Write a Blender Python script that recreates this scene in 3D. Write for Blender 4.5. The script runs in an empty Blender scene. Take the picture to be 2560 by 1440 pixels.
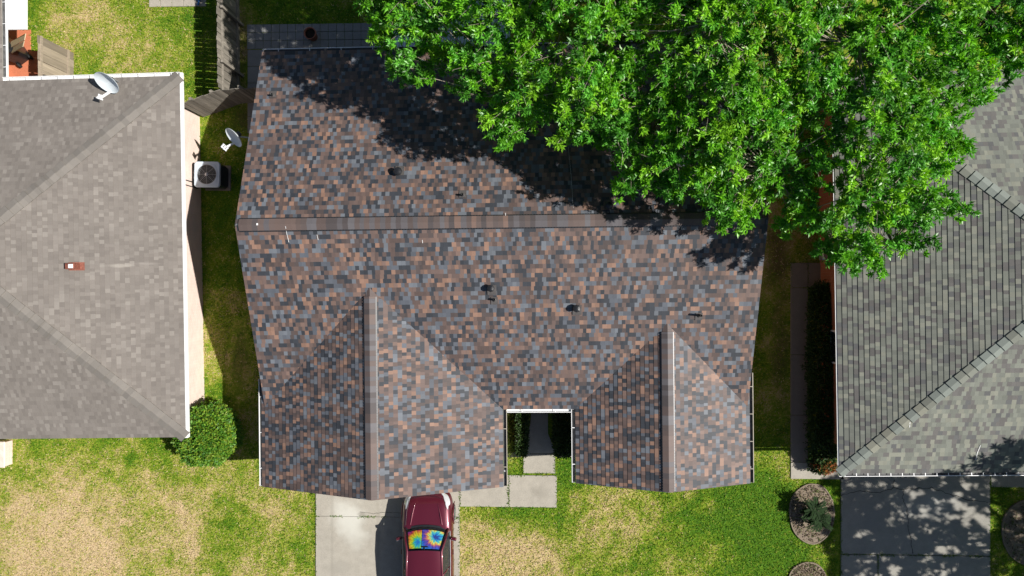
import bpy, math, random
import numpy as np
from mathutils import Vector, Matrix, noise as mnoise

random.seed(7)
RNG = np.random.default_rng(11)
R = math.radians
SC = bpy.context.scene
COL = SC.collection

# ------------------------------------------------------------------ camera
F_PX, CAM_H, TILT = 1707.0, 25.0, math.atan(60 / 1707.0)
cam_d = bpy.data.cameras.new('camera')
cam_d.sensor_width = 36.0
cam_d.lens = 36.0 * F_PX / 2560.0
cam_d.clip_start = 0.1
cam_d.clip_end = 2000
cam = bpy.data.objects.new('camera', cam_d)
cam.location = (0, 0, CAM_H)
cam.rotation_euler = (0, TILT, 0)
COL.objects.link(cam)
SC.camera = cam

# ------------------------------------------------------------------ light
SUN_EL = R(46.5)
SUN_H = Vector((1.0, -0.085, 0)).normalized()          # towards the sun, horizontally
world = bpy.data.worlds.new('World')
SC.world = world
world.use_nodes = True
wt = world.node_tree
sky = wt.nodes.new('ShaderNodeTexSky')
sky.sky_type = 'NISHITA'
sky.sun_disc = False
sky.sun_elevation = SUN_EL
sky.sun_rotation = math.atan2(SUN_H.x, SUN_H.y)
bg = wt.nodes['Background']
bg.inputs['Strength'].default_value = 0.05
wt.links.new(sky.outputs[0], bg.inputs['Color'])
sun_d = bpy.data.lights.new('sun', 'SUN')
sun_d.energy = 5.0
sun_d.angle = R(0.55)
sun_d.color = (1.0, 0.962, 0.905)
sun = bpy.data.objects.new('sun', sun_d)
sdir = Vector((SUN_H.x * math.cos(SUN_EL), SUN_H.y * math.cos(SUN_EL), math.sin(SUN_EL)))
sun.rotation_euler = sdir.to_track_quat('Z', 'Y').to_euler()
sun.location = (20, 0, 40)
COL.objects.link(sun)
SC.view_settings.view_transform = 'Standard'
SC.view_settings.look = 'None'
SC.view_settings.gamma = 1.0
SC.view_settings.exposure = 0.42
SC.cycles.max_bounces = 6
SC.cycles.transparent_max_bounces = 8


def at(px, py, z=0.0):
    """world point seen at a photo pixel, at height z"""
    x = (px - 1280) / F_PX; y = (720 - py) / F_PX
    X = x * math.cos(TILT) - math.sin(TILT); Z = -x * math.sin(TILT) - math.cos(TILT)
    k = (CAM_H - z) / -Z
    return Vector((X * k, y * k, z))


# ------------------------------------------------------------------ materials
class NT:
    def __init__(s, name):
        s.m = bpy.data.materials.new(name); s.m.use_nodes = True
        s.t = s.m.node_tree; s.b = s.t.nodes['Principled BSDF']; s.out = s.t.nodes['Material Output']
    def n(s, typ, **kw):
        nd = s.t.nodes.new('ShaderNode' + typ)
        for k, v in kw.items():
            if k.startswith('i_'):
                key = k[2:]
                nd.inputs[int(key) if key.isdigit() else key.replace('_', ' ')].default_value = v
            else: setattr(nd, k, v)
        return nd
    def l(s, a, b): s.t.links.new(a, b)
    def math(s, op, a, b=None, c=None):
        nd = s.n('Math', operation=op)
        for i, v in enumerate((a, b, c)):
            if v is None: continue
            if isinstance(v, (int, float)): nd.inputs[i].default_value = v
            else: s.l(v, nd.inputs[i])
        return nd.outputs[0]
    def ramp(s, fac, stops, interp='LINEAR'):
        nd = s.n('ValToRGB'); r = nd.color_ramp; r.interpolation = interp
        while len(r.elements) < len(stops): r.elements.new(0.5)
        for e, (p, c) in zip(r.elements, stops):
            e.position = p; e.color = (*c, 1) if len(c) == 3 else c
        s.l(fac, nd.inputs[0]); return nd.outputs[0]
    def noise(s, vec, scale, detail=3, rough=0.55):
        nd = s.n('TexNoise', i_Scale=scale, i_Detail=detail, i_Roughness=rough)
        if vec is not None: s.l(vec, nd.inputs['Vector'])
        return nd.outputs['Fac']
    def mix(s, fac, a, b, blend='MIX'):
        nd = s.n('MixRGB', blend_type=blend)
        for i, v in enumerate((fac, a, b)):
            if isinstance(v, (int, float)): nd.inputs[i].default_value = v
            elif isinstance(v, tuple): nd.inputs[i].default_value = (*v, 1)
            else: s.l(v, nd.inputs[i])
        return nd.outputs[0]
    def pos(s): return s.n('NewGeometry').outputs['Position']
    def blob(s, centre, rx, ry, soft=0.35, warp=None):
        """0..1 mask of a stain with its own shape, world coordinates"""
        v = s.n('VectorMath', operation='SUBTRACT'); s.l(s.pos(), v.inputs[0]); v.inputs[1].default_value = centre
        v2 = s.n('VectorMath', operation='MULTIPLY'); s.l(v.outputs[0], v2.inputs[0]); v2.inputs[1].default_value = (1 / rx, 1 / ry, 0)
        ln = s.n('VectorMath', operation='LENGTH'); s.l(v2.outputs[0], ln.inputs[0])
        d = ln.outputs['Value']
        if warp: d = s.math('ADD', d, s.math('MULTIPLY', s.math('SUBTRACT', s.noise(s.pos(), warp, 4), 0.5), 1.3))
        mr = s.n('MapRange', interpolation_type='SMOOTHSTEP'); s.l(d, mr.inputs[0])
        mr.inputs[1].default_value = 1.0; mr.inputs[2].default_value = 1.0 - soft * 2
        return mr.outputs[0]
    def bump(s, h, strength=0.4, dist=0.01):
        b = s.n('Bump', i_Strength=strength, i_Distance=dist); s.l(h, b.inputs['Height']); s.l(b.outputs[0], s.b.inputs['Normal'])
    def base(s, c): s.l(c, s.b.inputs['Base Color'])
    def rough(s, v, spec=None, metal=None):
        s.b.inputs['Roughness'].default_value = v
        if spec is not None: s.b.inputs['Specular IOR Level'].default_value = spec
        if metal is not None: s.b.inputs['Metallic'].default_value = metal


def plain(name, c, rough=0.6, metal=0.0, spec=0.5, var=0.15, scale=9.0):
    m = NT(name)
    f = m.noise(m.n('TexCoord').outputs['Object'], scale, 4)
    lo = tuple(max(0, x * (1 - var)) for x in c); hi = tuple(min(1, x * (1 + var)) for x in c)
    m.base(m.ramp(f, [(0.3, lo), (0.7, hi)])); m.rough(rough, spec, metal)
    return m.m


EXPO = 0.143


def shingle_mat(name, stops, tab=0.19, expo=EXPO, jit=0.25, grain=0.16, patch=0.12, spec=0.3, rough=0.8, stain=None, rnd=0.85):
    m = NT(name)
    uv = m.n('UVMap').outputs[0]
    sp = m.n('SeparateXYZ'); m.l(uv, sp.inputs[0])
    course = m.math('FLOOR', m.math('DIVIDE', sp.outputs[1], expo))
    wn = m.n('TexWhiteNoise', noise_dimensions='1D'); m.l(course, wn.inputs['W'])
    W = m.math('ADD', m.math('DIVIDE', sp.outputs[0], tab), m.math('MULTIPLY', wn.outputs['Value'], 977.0))
    vo = m.n('TexVoronoi', voronoi_dimensions='1D', i_Scale=1.0, i_Randomness=rnd); m.l(W, vo.inputs['W'])
    sc = m.n('SeparateColor'); m.l(vo.outputs['Color'], sc.inputs[0])
    col = m.ramp(sc.outputs[0], stops, 'CONSTANT')
    # tab to tab jitter, granules, broad weathering
    j = m.math('ADD', m.math('MULTIPLY', sc.outputs[1], 2 * jit), 1 - jit)
    g = m.noise(m.n('TexCoord').outputs['Object'], 55, 2, 0.7)
    g = m.math('ADD', m.math('MULTIPLY', g, 2 * grain), 1 - grain)
    p = m.noise(m.n('TexCoord').outputs['Object'], 0.9, 4, 0.6)
    p = m.math('ADD', m.math('MULTIPLY', p, 2 * patch), 1 - patch)
    f = m.math('MULTIPLY', m.math('MULTIPLY', j, g), p)
    cb = m.n('CombineXYZ')
    for i in range(3): m.l(f, cb.inputs[i])
    c = m.mix(1.0, col, cb.outputs[0], 'MULTIPLY')
    if stain:
        for (ce, rx, ry, sc_, k) in stain:
            c = m.mix(m.math('MULTIPLY', m.blob(ce, rx, ry, 0.45, 3.0), k), c, sc_)
    m.base(c); m.rough(rough, spec)
    h = m.math('ADD', m.math('MULTIPLY', sc.outputs[2], 1.0), m.math('MULTIPLY', g, 0.35))
    m.bump(h, 0.55, 0.008)
    return m.m


M = {}
M['roof_main'] = shingle_mat('multicolour_shingle', [
    (0.00, (0.033, 0.037, 0.045)), (0.18, (0.096, 0.067, 0.059)), (0.34, (0.121, 0.083, 0.072)), (0.45, (0.224, 0.133, 0.096)), (0.57, (0.087, 0.096, 0.114)), (0.70, (0.121, 0.133, 0.152)), (0.79, (0.072, 0.056, 0.053)), (0.92, (0.153, 0.101, 0.083))],
    tab=0.122, jit=0.15, spec=0.4, rough=0.62, patch=.12, rnd=0.65)
M['cap_main'] = shingle_mat('multicolour_cap', [
    (0.00, (0.074, 0.062, 0.062)), (0.18, (0.103, 0.076, 0.069)), (0.34, (0.115, 0.084, 0.075)), (0.45, (0.164, 0.107, 0.087)), (0.57, (0.099, 0.090, 0.095)), (0.70, (0.115, 0.107, 0.113)), (0.79, (0.092, 0.071, 0.066)), (0.92, (0.130, 0.092, 0.080))],
    tab=0.16, jit=0.10, spec=0.4, rough=0.62, rnd=0.6)
M['roof_left'] = shingle_mat('taupe_shingle', [
    (0.0, (0.178, 0.158, 0.140)), (0.35, (0.193, 0.172, 0.153)), (0.68, (0.164, 0.145, 0.129)),
    (0.88, (0.222, 0.200, 0.178))], jit=0.06, tab=0.125, patch=.17,
    stain=[(tuple(at(238, 661, 4.4)), 0.62, 0.09, (0.36, 0.33, 0.29), 0.55), (tuple(at(300, 655, 4.4)), 0.5, 0.06, (0.34, 0.31, 0.28), 0.3)])
M['roof_right'] = shingle_mat('greygreen_shingle', [
    (0.0, (0.148, 0.155, 0.133)), (0.28, (0.178, 0.187, 0.158)), (0.52, (0.118, 0.112, 0.106)),
    (0.74, (0.208, 0.211, 0.172)), (0.90, (0.100, 0.101, 0.100))], jit=0.10, tab=0.135, expo=0.155, patch=.17)
M['cap_right'] = shingle_mat('greygreen_cap', [(0.0, (0.165, 0.172, 0.145)), (0.4, (0.205, 0.205, 0.165)), (0.7, (0.180, 0.200, 0.178))], tab=0.02, jit=0.15)
M['cap_left'] = shingle_mat('taupe_cap', [(0.0, (0.176, 0.160, 0.142)), (0.5, (0.196, 0.178, 0.158))], tab=0.2, jit=0.06)
M['white'] = plain('white_painted_metal', (0.78, 0.78, 0.77), 0.35, 0.0, 0.5, 0.06)
M['gutter_inside'] = plain('dark_gutter_lining', (0.12, 0.12, 0.12), 0.7, 0, 0.3, 0.4, 6)  # darker tone for the back and bottom of the gutters
M['tan_trim'] = plain('tan_painted_metal', (0.42, 0.38, 0.31), 0.4, 0, 0.5, 0.08)
M['trim'] = plain('cream_trim_paint', (0.58, 0.55, 0.50), 0.55, 0, 0.4, 0.08)
M['black_plastic'] = plain('black_plastic', (0.016, 0.017, 0.019), 0.3, 0, 0.6, 0.2)
M['vent_strip'] = plain('black_vent_strip', (0.016, 0.017, 0.019), 0.42, 0, 0.9, 0.2)
M['flashing'] = plain('weathered_flashing', (0.085, 0.078, 0.076), 0.6, 0.1, 0.4, 0.2)
M['vent_metal'] = plain('charcoal_metal', (0.05, 0.055, 0.06), 0.42, 0.3, 0.5, 0.2)
M['galv'] = plain('galvanised_metal', (0.42, 0.44, 0.46), 0.4, 0.7, 0.5, 0.15)
M['dish'] = plain('dish_grey_paint', (0.62, 0.67, 0.69), 0.45, 0, 0.4, 0.05)
M['rust'] = plain('rusty_red_metal', (0.22, 0.075, 0.05), 0.7, 0.2, 0.4, 0.35, 25)
M['terracotta'] = plain('terracotta', (0.33, 0.13, 0.085), 0.75, 0, 0.3, 0.2)
M['soil'] = plain('dark_soil', (0.035, 0.027, 0.02), 0.95, 0, 0.1, 0.5, 40)
M['glass_dark'] = plain('dark_window_glass', (0.02, 0.025, 0.03), 0.06, 0, 0.7, 0.1)
M['rubber'] = plain('tyre_rubber', (0.02, 0.02, 0.02), 0.85, 0, 0.3, 0.2)
M['navy'] = plain('navy_fabric', (0.03, 0.045, 0.13), 0.8, 0, 0.3, 0.2)
M['blue'] = plain('blue_plastic', (0.04, 0.22, 0.52), 0.4, 0, 0.5, 0.1)


def brick_mat(name, c1, c2, mortar, scale=1.0):
    m = NT(name)
    tc = m.n('TexCoord').outputs['Object']
    sp = m.n('SeparateXYZ'); m.l(tc, sp.inputs[0])
    cb = m.n('CombineXYZ'); m.l(m.math('ADD', sp.outputs[0], sp.outputs[1]), cb.inputs[0]); m.l(sp.outputs[2], cb.inputs[1])
    b = m.n('TexBrick', i_Scale=scale); m.l(cb.outputs[0], b.inputs['Vector'])
    b.inputs['Color1'].default_value = (*c1, 1); b.inputs['Color2'].default_value = (*c2, 1); b.inputs['Mortar'].default_value = (*mortar, 1)
    b.inputs['Brick Width'].default_value = 0.21; b.inputs['Row Height'].default_value = 0.075; b.inputs['Mortar Size'].default_value = 0.008
    f = m.noise(tc, 3, 4)
    m.base(m.mix(0.35, b.outputs['Color'], m.ramp(f, [(0.3, tuple(x * .7 for x in c1)), (0.7, tuple(min(1, x * 1.2) for x in c2))])))
    m.bump(m.math('SUBTRACT', 1.0, b.outputs['Fac']), 0.5, 0.006); m.rough(0.85, 0.3)
    return m.m


M['brick_left'] = brick_mat('pale_pink_brick', (0.80, 0.64, 0.56), (0.72, 0.54, 0.46), (0.76, 0.69, 0.63))
M['brick_main'] = brick_mat('brown_brick', (0.26, 0.13, 0.09), (0.19, 0.09, 0.065), (0.36, 0.33, 0.29))
M['brick_right'] = brick_mat('orange_brick', (0.42, 0.13, 0.055), (0.34, 0.10, 0.04), (0.36, 0.27, 0.2))


def wood_mat(name, c, var=0.4, axis=2):
    m = NT(name)
    tc = m.n('TexCoord').outputs['Object']
    mp = m.n('Mapping'); m.l(tc, mp.inputs[0])
    s = [16, 16, 16]; s[axis] = 1.2; mp.inputs['Scale'].default_value = s
    f = m.noise(mp.outputs[0], 1.0, 5, 0.65)
    f2 = m.noise(tc, 1.6, 3)
    a = m.ramp(f, [(0.25, tuple(x * (1 - var) for x in c)), (0.75, tuple(x * (1 + var) for x in c))])
    at_ = m.n('Attribute', attribute_name='plank')
    a = m.mix(1.0, a, at_.outputs['Color'], 'MULTIPLY')
    m.base(m.mix(m.math('MULTIPLY', f2, 0.35), a, (c[0] * .6, c[1] * .62, c[2] * .6))); m.rough(0.9, 0.2)
    m.bump(f, 0.4, 0.004)
    return m.m


M['fence'] = wood_mat('weathered_grey_wood', (0.24, 0.215, 0.18))
M['fence_tan'] = wood_mat('weathered_tan_wood', (0.34, 0.28, 0.21), 0.3)
M['board'] = wood_mat('raw_board', (0.46, 0.36, 0.24), 0.25)


def concrete_mat(name, c, stains=(), speck=0.16, scale=1.0):
    m = NT(name)
    p = m.pos()
    f = m.noise(p, 0.8 * scale, 6, 0.62); f2 = m.noise(p, 38, 3, 0.7); f3 = m.noise(p, 4.5, 4, 0.6)
    a = m.ramp(f, [(0.3, tuple(x * .80 for x in c)), (0.68, tuple(x * 1.10 for x in c))])
    a = m.mix(0.45, a, m.ramp(f3, [(0.3, tuple(x * .60 for x in c)), (0.66, tuple(x * 1.16 for x in c))]))
    a = m.mix(speck * 3, a, m.ramp(f2, [(0.3, tuple(x * .6 for x in c)), (0.7, tuple(min(1, x * 1.25) for x in c))]))
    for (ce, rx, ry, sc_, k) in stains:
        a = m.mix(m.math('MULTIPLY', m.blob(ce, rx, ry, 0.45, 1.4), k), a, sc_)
    m.base(a); m.rough(0.9, 0.25); m.bump(f2, 0.35, 0.004)
    return m.m


M['concrete'] = concrete_mat('light_concrete', (0.375, 0.345, 0.290), [
    (tuple(at(872, 1295, .05)), 0.95, 1.0, (0.56, 0.55, 0.49), 0.75), (tuple(at(888, 1340, .05)), 0.55, 1.1, (0.52, 0.51, 0.45), 0.5),
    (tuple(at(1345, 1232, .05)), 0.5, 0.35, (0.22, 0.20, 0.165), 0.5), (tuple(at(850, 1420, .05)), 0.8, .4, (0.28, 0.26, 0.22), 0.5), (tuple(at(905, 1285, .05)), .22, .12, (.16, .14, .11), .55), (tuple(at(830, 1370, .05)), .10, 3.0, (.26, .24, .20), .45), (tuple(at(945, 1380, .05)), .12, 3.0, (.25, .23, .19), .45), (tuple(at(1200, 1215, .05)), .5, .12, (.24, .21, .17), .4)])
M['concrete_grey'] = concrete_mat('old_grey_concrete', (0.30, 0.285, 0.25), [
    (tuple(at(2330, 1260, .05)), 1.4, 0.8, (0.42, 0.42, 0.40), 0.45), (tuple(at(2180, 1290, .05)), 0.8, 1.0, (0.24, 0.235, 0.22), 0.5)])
M['concrete_brown'] = concrete_mat('brownish_concrete', (0.235, 0.205, 0.175))
M['paver'] = concrete_mat('grey_paver', (0.26, 0.26, 0.255))
M['clay'] = concrete_mat('red_painted_concrete', (0.52, 0.17, 0.09))
M['crack'] = plain('crack_dirt', (0.035, 0.032, 0.03), 0.95, 0, 0.1)
M['mulch'] = concrete_mat('dry_mulch_soil', (0.225, 0.18, 0.135), (), 0.22)
M['edging'] = plain('stone_edging', (0.30, 0.265, 0.21), 0.9, 0, 0.2, 0.2)


def leaf_mat(name, trans=0.32, rough=0.4, spec=0.5):
    m = NT(name)
    a = m.n('Attribute', attribute_name='tint')
    m.base(a.outputs['Color']); m.rough(rough, spec)
    tr = m.n('BsdfTranslucent')
    hs = m.n('HueSaturation', i_Saturation=1.1, i_Value=1.25); m.l(a.outputs['Color'], hs.inputs['Color']); m.l(hs.outputs[0], tr.inputs['Color'])
    mx = m.n('MixShader'); mx.inputs[0].default_value = trans
    m.l(m.b.outputs[0], mx.inputs[1]); m.l(tr.outputs[0], mx.inputs[2]); m.l(mx.outputs[0], m.out.inputs['Surface'])
    return m.m


M['leaf'] = leaf_mat('tree_leaves')
M['shrub_leaf'] = leaf_mat('shrub_leaves', 0.15, 0.5, 0.28)
M['blade'] = leaf_mat('grass_blades', 0.2, 0.7, 0.2)
M['bark'] = plain('grey_bark', (0.20, 0.165, 0.13), 0.9, 0, 0.2, 0.35, 14)
M['twig'] = plain('pale_twig_bark', (0.30, 0.26, 0.20), 0.85, 0, 0.2, 0.25, 14)


# ------------------------------------------------------------------ mesh builder
class MB:
    def __init__(s): s.v = []; s.f = []; s.uv = []; s.mi = []; s.mats = []; s.sm = []; s.col = None
    def mat(s, m):
        if m not in s.mats: s.mats.append(m)
        return s.mats.index(m)
    def face(s, pts, uv=None, m=None, smooth=False):
        i = len(s.v); s.v += [tuple(p) for p in pts]; s.f.append(tuple(range(i, i + len(pts))))
        s.uv.append(uv or [(0, 0)] * len(pts)); s.mi.append(0 if m is None else s.mat(m)); s.sm.append(smooth)
    def raw(s, verts, faces, m=None, smooth=False, uvs=None):
        i = len(s.v); s.v += [tuple(p) for p in verts]; k = 0 if m is None else s.mat(m)
        for f in faces:
            s.f.append(tuple(i + j for j in f)); s.uv.append([(0, 0)] * len(f) if uvs is None else [uvs[j] for j in f]); s.mi.append(k); s.sm.append(smooth)
    def box(s, c, size, rot=None, m=None, taper=1.0, bev=0.0):
        hx, hy, hz = (d / 2 for d in size); vs = []
        if bev > 0:
            b = min(bev, hx * .9, hy * .9, hz * .9); rings = []
            for (z, ins) in ((-hz, b), (-hz + b, 0), (hz - b, 0), (hz, b)):
                ax, ay = hx - ins, hy - ins; ring = []
                for (sx, sy) in ((1, 1), (-1, 1), (-1, -1), (1, -1)):
                    bb = b * .7
                    p1, p2 = (sx * ax, sy * (ay - bb)), (sx * (ax - bb), sy * ay)
                    ring += [p1, p2] if sx * sy > 0 else [p2, p1]
                rings.append([Vector((x, y, z)) for x, y in ring])
            n = 8; vs = [p for r in rings for p in r]; fs = []
            for k in range(3):
                for j in range(n): fs.append((k * n + j, k * n + (j + 1) % n, (k + 1) * n + (j + 1) % n, (k + 1) * n + j))
            fs.append(tuple(range(n))[::-1]); fs.append(tuple(range(3 * n, 4 * n)))
        else:
            for z in (-hz, hz):
                t = taper if z > 0 else 1
                vs += [Vector((-hx * t, -hy * t, z)), Vector((hx * t, -hy * t, z)), Vector((hx * t, hy * t, z)), Vector((-hx * t, hy * t, z))]
            fs = [(3, 2, 1, 0), (4, 5, 6, 7), (0, 1, 5, 4), (1, 2, 6, 5), (2, 3, 7, 6), (3, 0, 4, 7)]
        c = Vector(c)
        if rot is not None: vs = [rot @ p for p in vs]
        s.raw([p + c for p in vs], fs, m)
    def beam(s, a, b, w, h, m=None, up=(0, 0, 1), bev=0):
        a, b = Vector(a), Vector(b); d = (b - a).normalized(); u = Vector(up)
        sd = d.cross(u)
        if sd.length < 1e-4: sd = d.cross(Vector((1, 0, 0)))
        sd.normalize(); u = sd.cross(d)
        rot = Matrix((d, sd, u)).transposed()
        s.box((a + b) / 2, ((b - a).length, w, h), rot, m, bev=bev)
    def tube(s, pts, radii, n=8, m=None, cap=True, smooth=True):
        pts = [Vector(p) for p in pts]
        if isinstance(radii, (int, float)): radii = [radii] * len(pts)
        vs = []; fs = []
        ref = None
        for i, p in enumerate(pts):
            d = (pts[min(i + 1, len(pts) - 1)] - pts[max(i - 1, 0)])
            d = d.normalized() if d.length > 1e-9 else Vector((0, 0, 1))
            if ref is None: ref = d.orthogonal().normalized()
            a = (ref - d * ref.dot(d))
            a = a.normalized() if a.length > 1e-5 else d.orthogonal().normalized()
            ref = a; b = d.cross(a)
            for k in range(n):
                t = 2 * math.pi * k / n; vs.append(p + (a * math.cos(t) + b * math.sin(t)) * radii[i])
        for i in range(len(pts) - 1):
            for k in range(n): fs.append((i * n + k, i * n + (k + 1) % n, (i + 1) * n + (k + 1) % n, (i + 1) * n + k))
        s.raw(vs, fs, m, smooth)
        if cap:
            s.raw(vs[:n], [tuple(range(n))[::-1]], m); s.raw(vs[-n:], [tuple(range(n))], m)
    def lathe(s, prof, n=24, c=(0, 0, 0), m=None, smooth=True, rot=None):
        vs = []; fs = []; c = Vector(c)
        for (r, z) in prof:
            for k in range(n):
                t = 2 * math.pi * k / n; p = Vector((r * math.cos(t), r * math.sin(t), z)); vs.append(c + (rot @ p if rot is not None else p))
        for i in range(len(prof) - 1):
            for k in range(n): fs.append((i * n + k, i * n + (k + 1) % n, (i + 1) * n + (k + 1) % n, (i + 1) * n + k))
        s.raw(vs, fs, m, smooth)
    def prism(s, poly, z0, z1, m=None):
        n = len(poly); vs = [Vector((p[0], p[1], z0)) for p in poly] + [Vector((p[0], p[1], z1)) for p in poly]
        s.raw(vs, [tuple(range(n))[::-1], tuple(range(n, 2 * n))] + [(i, (i + 1) % n, n + (i + 1) % n, n + i) for i in range(n)], m)
    def grid(s, fn, nu, nv, m=None, smooth=True):
        vs = [fn(i / nu, j / nv) for j in range(nv + 1) for i in range(nu + 1)]
        uvs = [(i / nu, j / nv) for j in range(nv + 1) for i in range(nu + 1)]
        fs = [(j * (nu + 1) + i, j * (nu + 1) + i + 1, (j + 1) * (nu + 1) + i + 1, (j + 1) * (nu + 1) + i) for j in range(nv) for i in range(nu)]
        s.raw(vs, fs, m, smooth, uvs)
    def build(s, name, mat=None, parent=None, plank=False):
        me = bpy.data.meshes.new(name); me.from_pydata([tuple(p) for p in s.v], [], s.f)
        ul = me.uv_layers.new(name='UVMap'); flat = [c for f in s.uv for p in f for c in p]
        ul.data.foreach_set('uv', flat)
        for m in (s.mats or ([M[mat] if isinstance(mat, str) else mat] if mat else [])): me.materials.append(m if not isinstance(m, str) else M[m])
        me.polygons.foreach_set('material_index', s.mi); me.polygons.foreach_set('use_smooth', s.sm)
        if plank:
            a = me.attributes.new('plank', 'FLOAT_COLOR', 'POINT'); n = len(me.vertices)
            c = np.ones((n, 4)); k = s.col if s.col else []
            for (i0, i1, val) in k: c[i0:i1, :3] = val
            a.data.foreach_set('color', c.ravel())
        me.update()
        o = bpy.data.objects.new(name, me); COL.objects.link(o)
        if parent: o.parent = parent
        return o


def tag(o, label=None, cat=None, group=None, kind=None):
    if label: o['label'] = label
    if cat: o['category'] = cat
    if group: o['group'] = group
    if kind: o['kind'] = kind
    return o


def empty(name, loc=(0, 0, 0), rz=0.0, **kw):
    o = bpy.data.objects.new(name, None); o.location = loc; o.rotation_euler = (0, 0, rz); o.empty_display_size = 0.3
    COL.objects.link(o); return tag(o, **kw)


def copy_tree(o, parent=None):
    c = o.copy(); COL.objects.link(c)
    if parent: c.parent = parent
    for ch in list(o.children): copy_tree(ch, c)
    return c


def clip_band(poly, a, b):
    def clip(p, f):
        out = []
        for i in range(len(p)):
            q, r = p[i], p[(i + 1) % len(p)]; fq, fr = f(q), f(r)
            if fq >= 0: out.append(q)
            if (fq >= 0) != (fr >= 0):
                t = fq / (fq - fr); out.append((q[0] + (r[0] - q[0]) * t, q[1] + (r[1] - q[1]) * t))
        return out
    p = clip(poly, lambda q: q[1] - a)
    return clip(p, lambda q: b - q[1]) if len(p) > 2 else []


def slope(mb, deck, O, U, V, poly, e=EXPO, t=0.0115, thick=0.11, seed=0):
    """a shingled roof plane: sawtooth courses clipped to a convex (u, v) polygon, over a deck slab"""
    O, U, V = Vector(O), Vector(U).normalized(), Vector(V).normalized()
    N = U.cross(V).normalized()
    if N.z < 0: N = -N
    vmin = min(p[1] for p in poly); vmax = max(p[1] for p in poly)
    k = math.floor(vmin / e)
    wob = random.Random(seed)
    while k * e < vmax - 1e-6:
        a, b = k * e, (k + 1) * e
        pl = clip_band(poly, a, b)
        tt = t * wob.uniform(0.85, 1.2)
        if len(pl) > 2:
            mb.face([O + U * u + V * v + N * (tt * (1 - (v - a) / e) + 0.001) for u, v in pl], [(u + seed * 13.7, min(max(v, a + .004), b - .004) + seed * 40 * e) for u, v in pl])
            low = [q for q in pl if abs(q[1] - max(a, vmin)) < 1e-5]
            if len(low) >= 2:
                u0, u1 = min(q[0] for q in low), max(q[0] for q in low); vv = low[0][1]; h = tt * (1 - (vv - a) / e) + .001
                mb.face([O + U * u0 + V * vv + N * -.002, O + U * u1 + V * vv + N * -.002, O + U * u1 + V * vv + N * h, O + U * u0 + V * vv + N * h],
                        [(u + seed * 13.7, a + .01 + seed * 40 * e) for u in (u0, u1, u1, u0)])
        k += 1
    if deck is not None:
        top = [O + U * u + V * v - N * 0.004 for u, v in poly]; bot = [p - N * thick for p in top]; n = len(poly)
        deck.raw(top + bot, [tuple(range(n)), tuple(range(n, 2 * n))[::-1]] + [(i, n + i, n + (i + 1) % n, (i + 1) % n) for i in range(n)])
    return N


def caps(parent, name, mat, p0, p1, na, nb, width, step, lift=0.02, th=0.008, per_cap=True):
    """overlapping saddle cap shingles from p0 (low) up to p1, folded over two roof planes"""
    p0, p1 = Vector(p0), Vector(p1); d = (p1 - p0); L = d.length; d.normalize()
    sides = []
    for n in (na, nb):
        s = n.cross(d).normalized()
        if s.z > 0: s = -s
        sides.append((s, n))
    mb = MB(); n = int(L / step)
    step = L / n
    for i in range(n):
        a = p0 + d * (i * step - 0.004); b = p0 + d * ((i + 1) * step + 0.0)
        for (s, nn) in sides:
            lo, hi = lift + th, lift * .45
            w = width * random.uniform(0.97, 1.03)
            bis = (na + nb).normalized(); kk = 1 / bis.dot(nn)
            q = [a + bis * lo * kk, a + s * w + nn * lo, b + s * w + nn * hi, b + bis * hi * kk]
            uvv = (i + .5, (0.07 + i * EXPO) if per_cap else 0.07)
            uv = [(uvv[0] * .4, uvv[1])] * 4 if per_cap else [(i * step, .07), (i * step, .07), ((i + 1) * step, .07), ((i + 1) * step, .07)]
            mb.face(q, uv)
            mb.face([a + nn * (hi - .012), a + s * w + nn * (hi - .012), q[1], q[0]], uv)
            mb.face([q[1], a + s * w - nn * .01, b + s * w - nn * .01, q[2]], uv)
    return mb.build(name, mat, parent)


def ridge_vent(roof, p0, p1, na, nb, width, mat):
    """shingled ridge cap raised on slotted black vent strips"""
    p0, p1 = Vector(p0), Vector(p1); d = (p1 - p0).normalized(); L = (p1 - p0).length
    cap = MB()
    for n in (na, nb):
        s = n.cross(d).normalized()
        if s.z > 0: s = -s
        h = 0.052; k = 0
        ap = Vector((0, 0, h / n.z)); q = [p0 + ap, p0 + s * width + n * h, p1 + s * width + n * h, p1 + ap]
        cap.face(q, [(0, .07), (0, .07), (L, .07), (L, .07)])
        cap.face([q[1], q[1] - n * .008, q[2] - n * .008, q[2]], [(0, .07)] * 4)
        for e_ in (0, 3):
            o = p0 if e_ == 0 else p1
            cap.face([q[e_], q[e_] - n * .04, o + s * width - n * .012, o + s * width + n * h], [(.1, .07)] * 4)
    c = cap.build('ridge_cap', mat, roof)
    for n in (na, nb):
        s = n.cross(d).normalized()
        if s.z > 0: s = -s
        st = MB(); rot = Matrix((d, s, n)).transposed()
        st.box(p0 + d * L / 2 + s * (width - .004) + n * .022, (L - .02, .03, .044), rot)
        st.box(p0 + d * L / 2 + s * (width + .026) + n * .009, (L - .02, .046, .018), rot)
        nt = int(L / 0.085)
        for i in range(nt):
            st.box(p0 + d * (i + .5) * (L / nt) + s * (width + .014) + n * .026, (.05, .036, .046), rot)
        st.build('vent_strip', 'vent_strip', roof)
    return c


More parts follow.
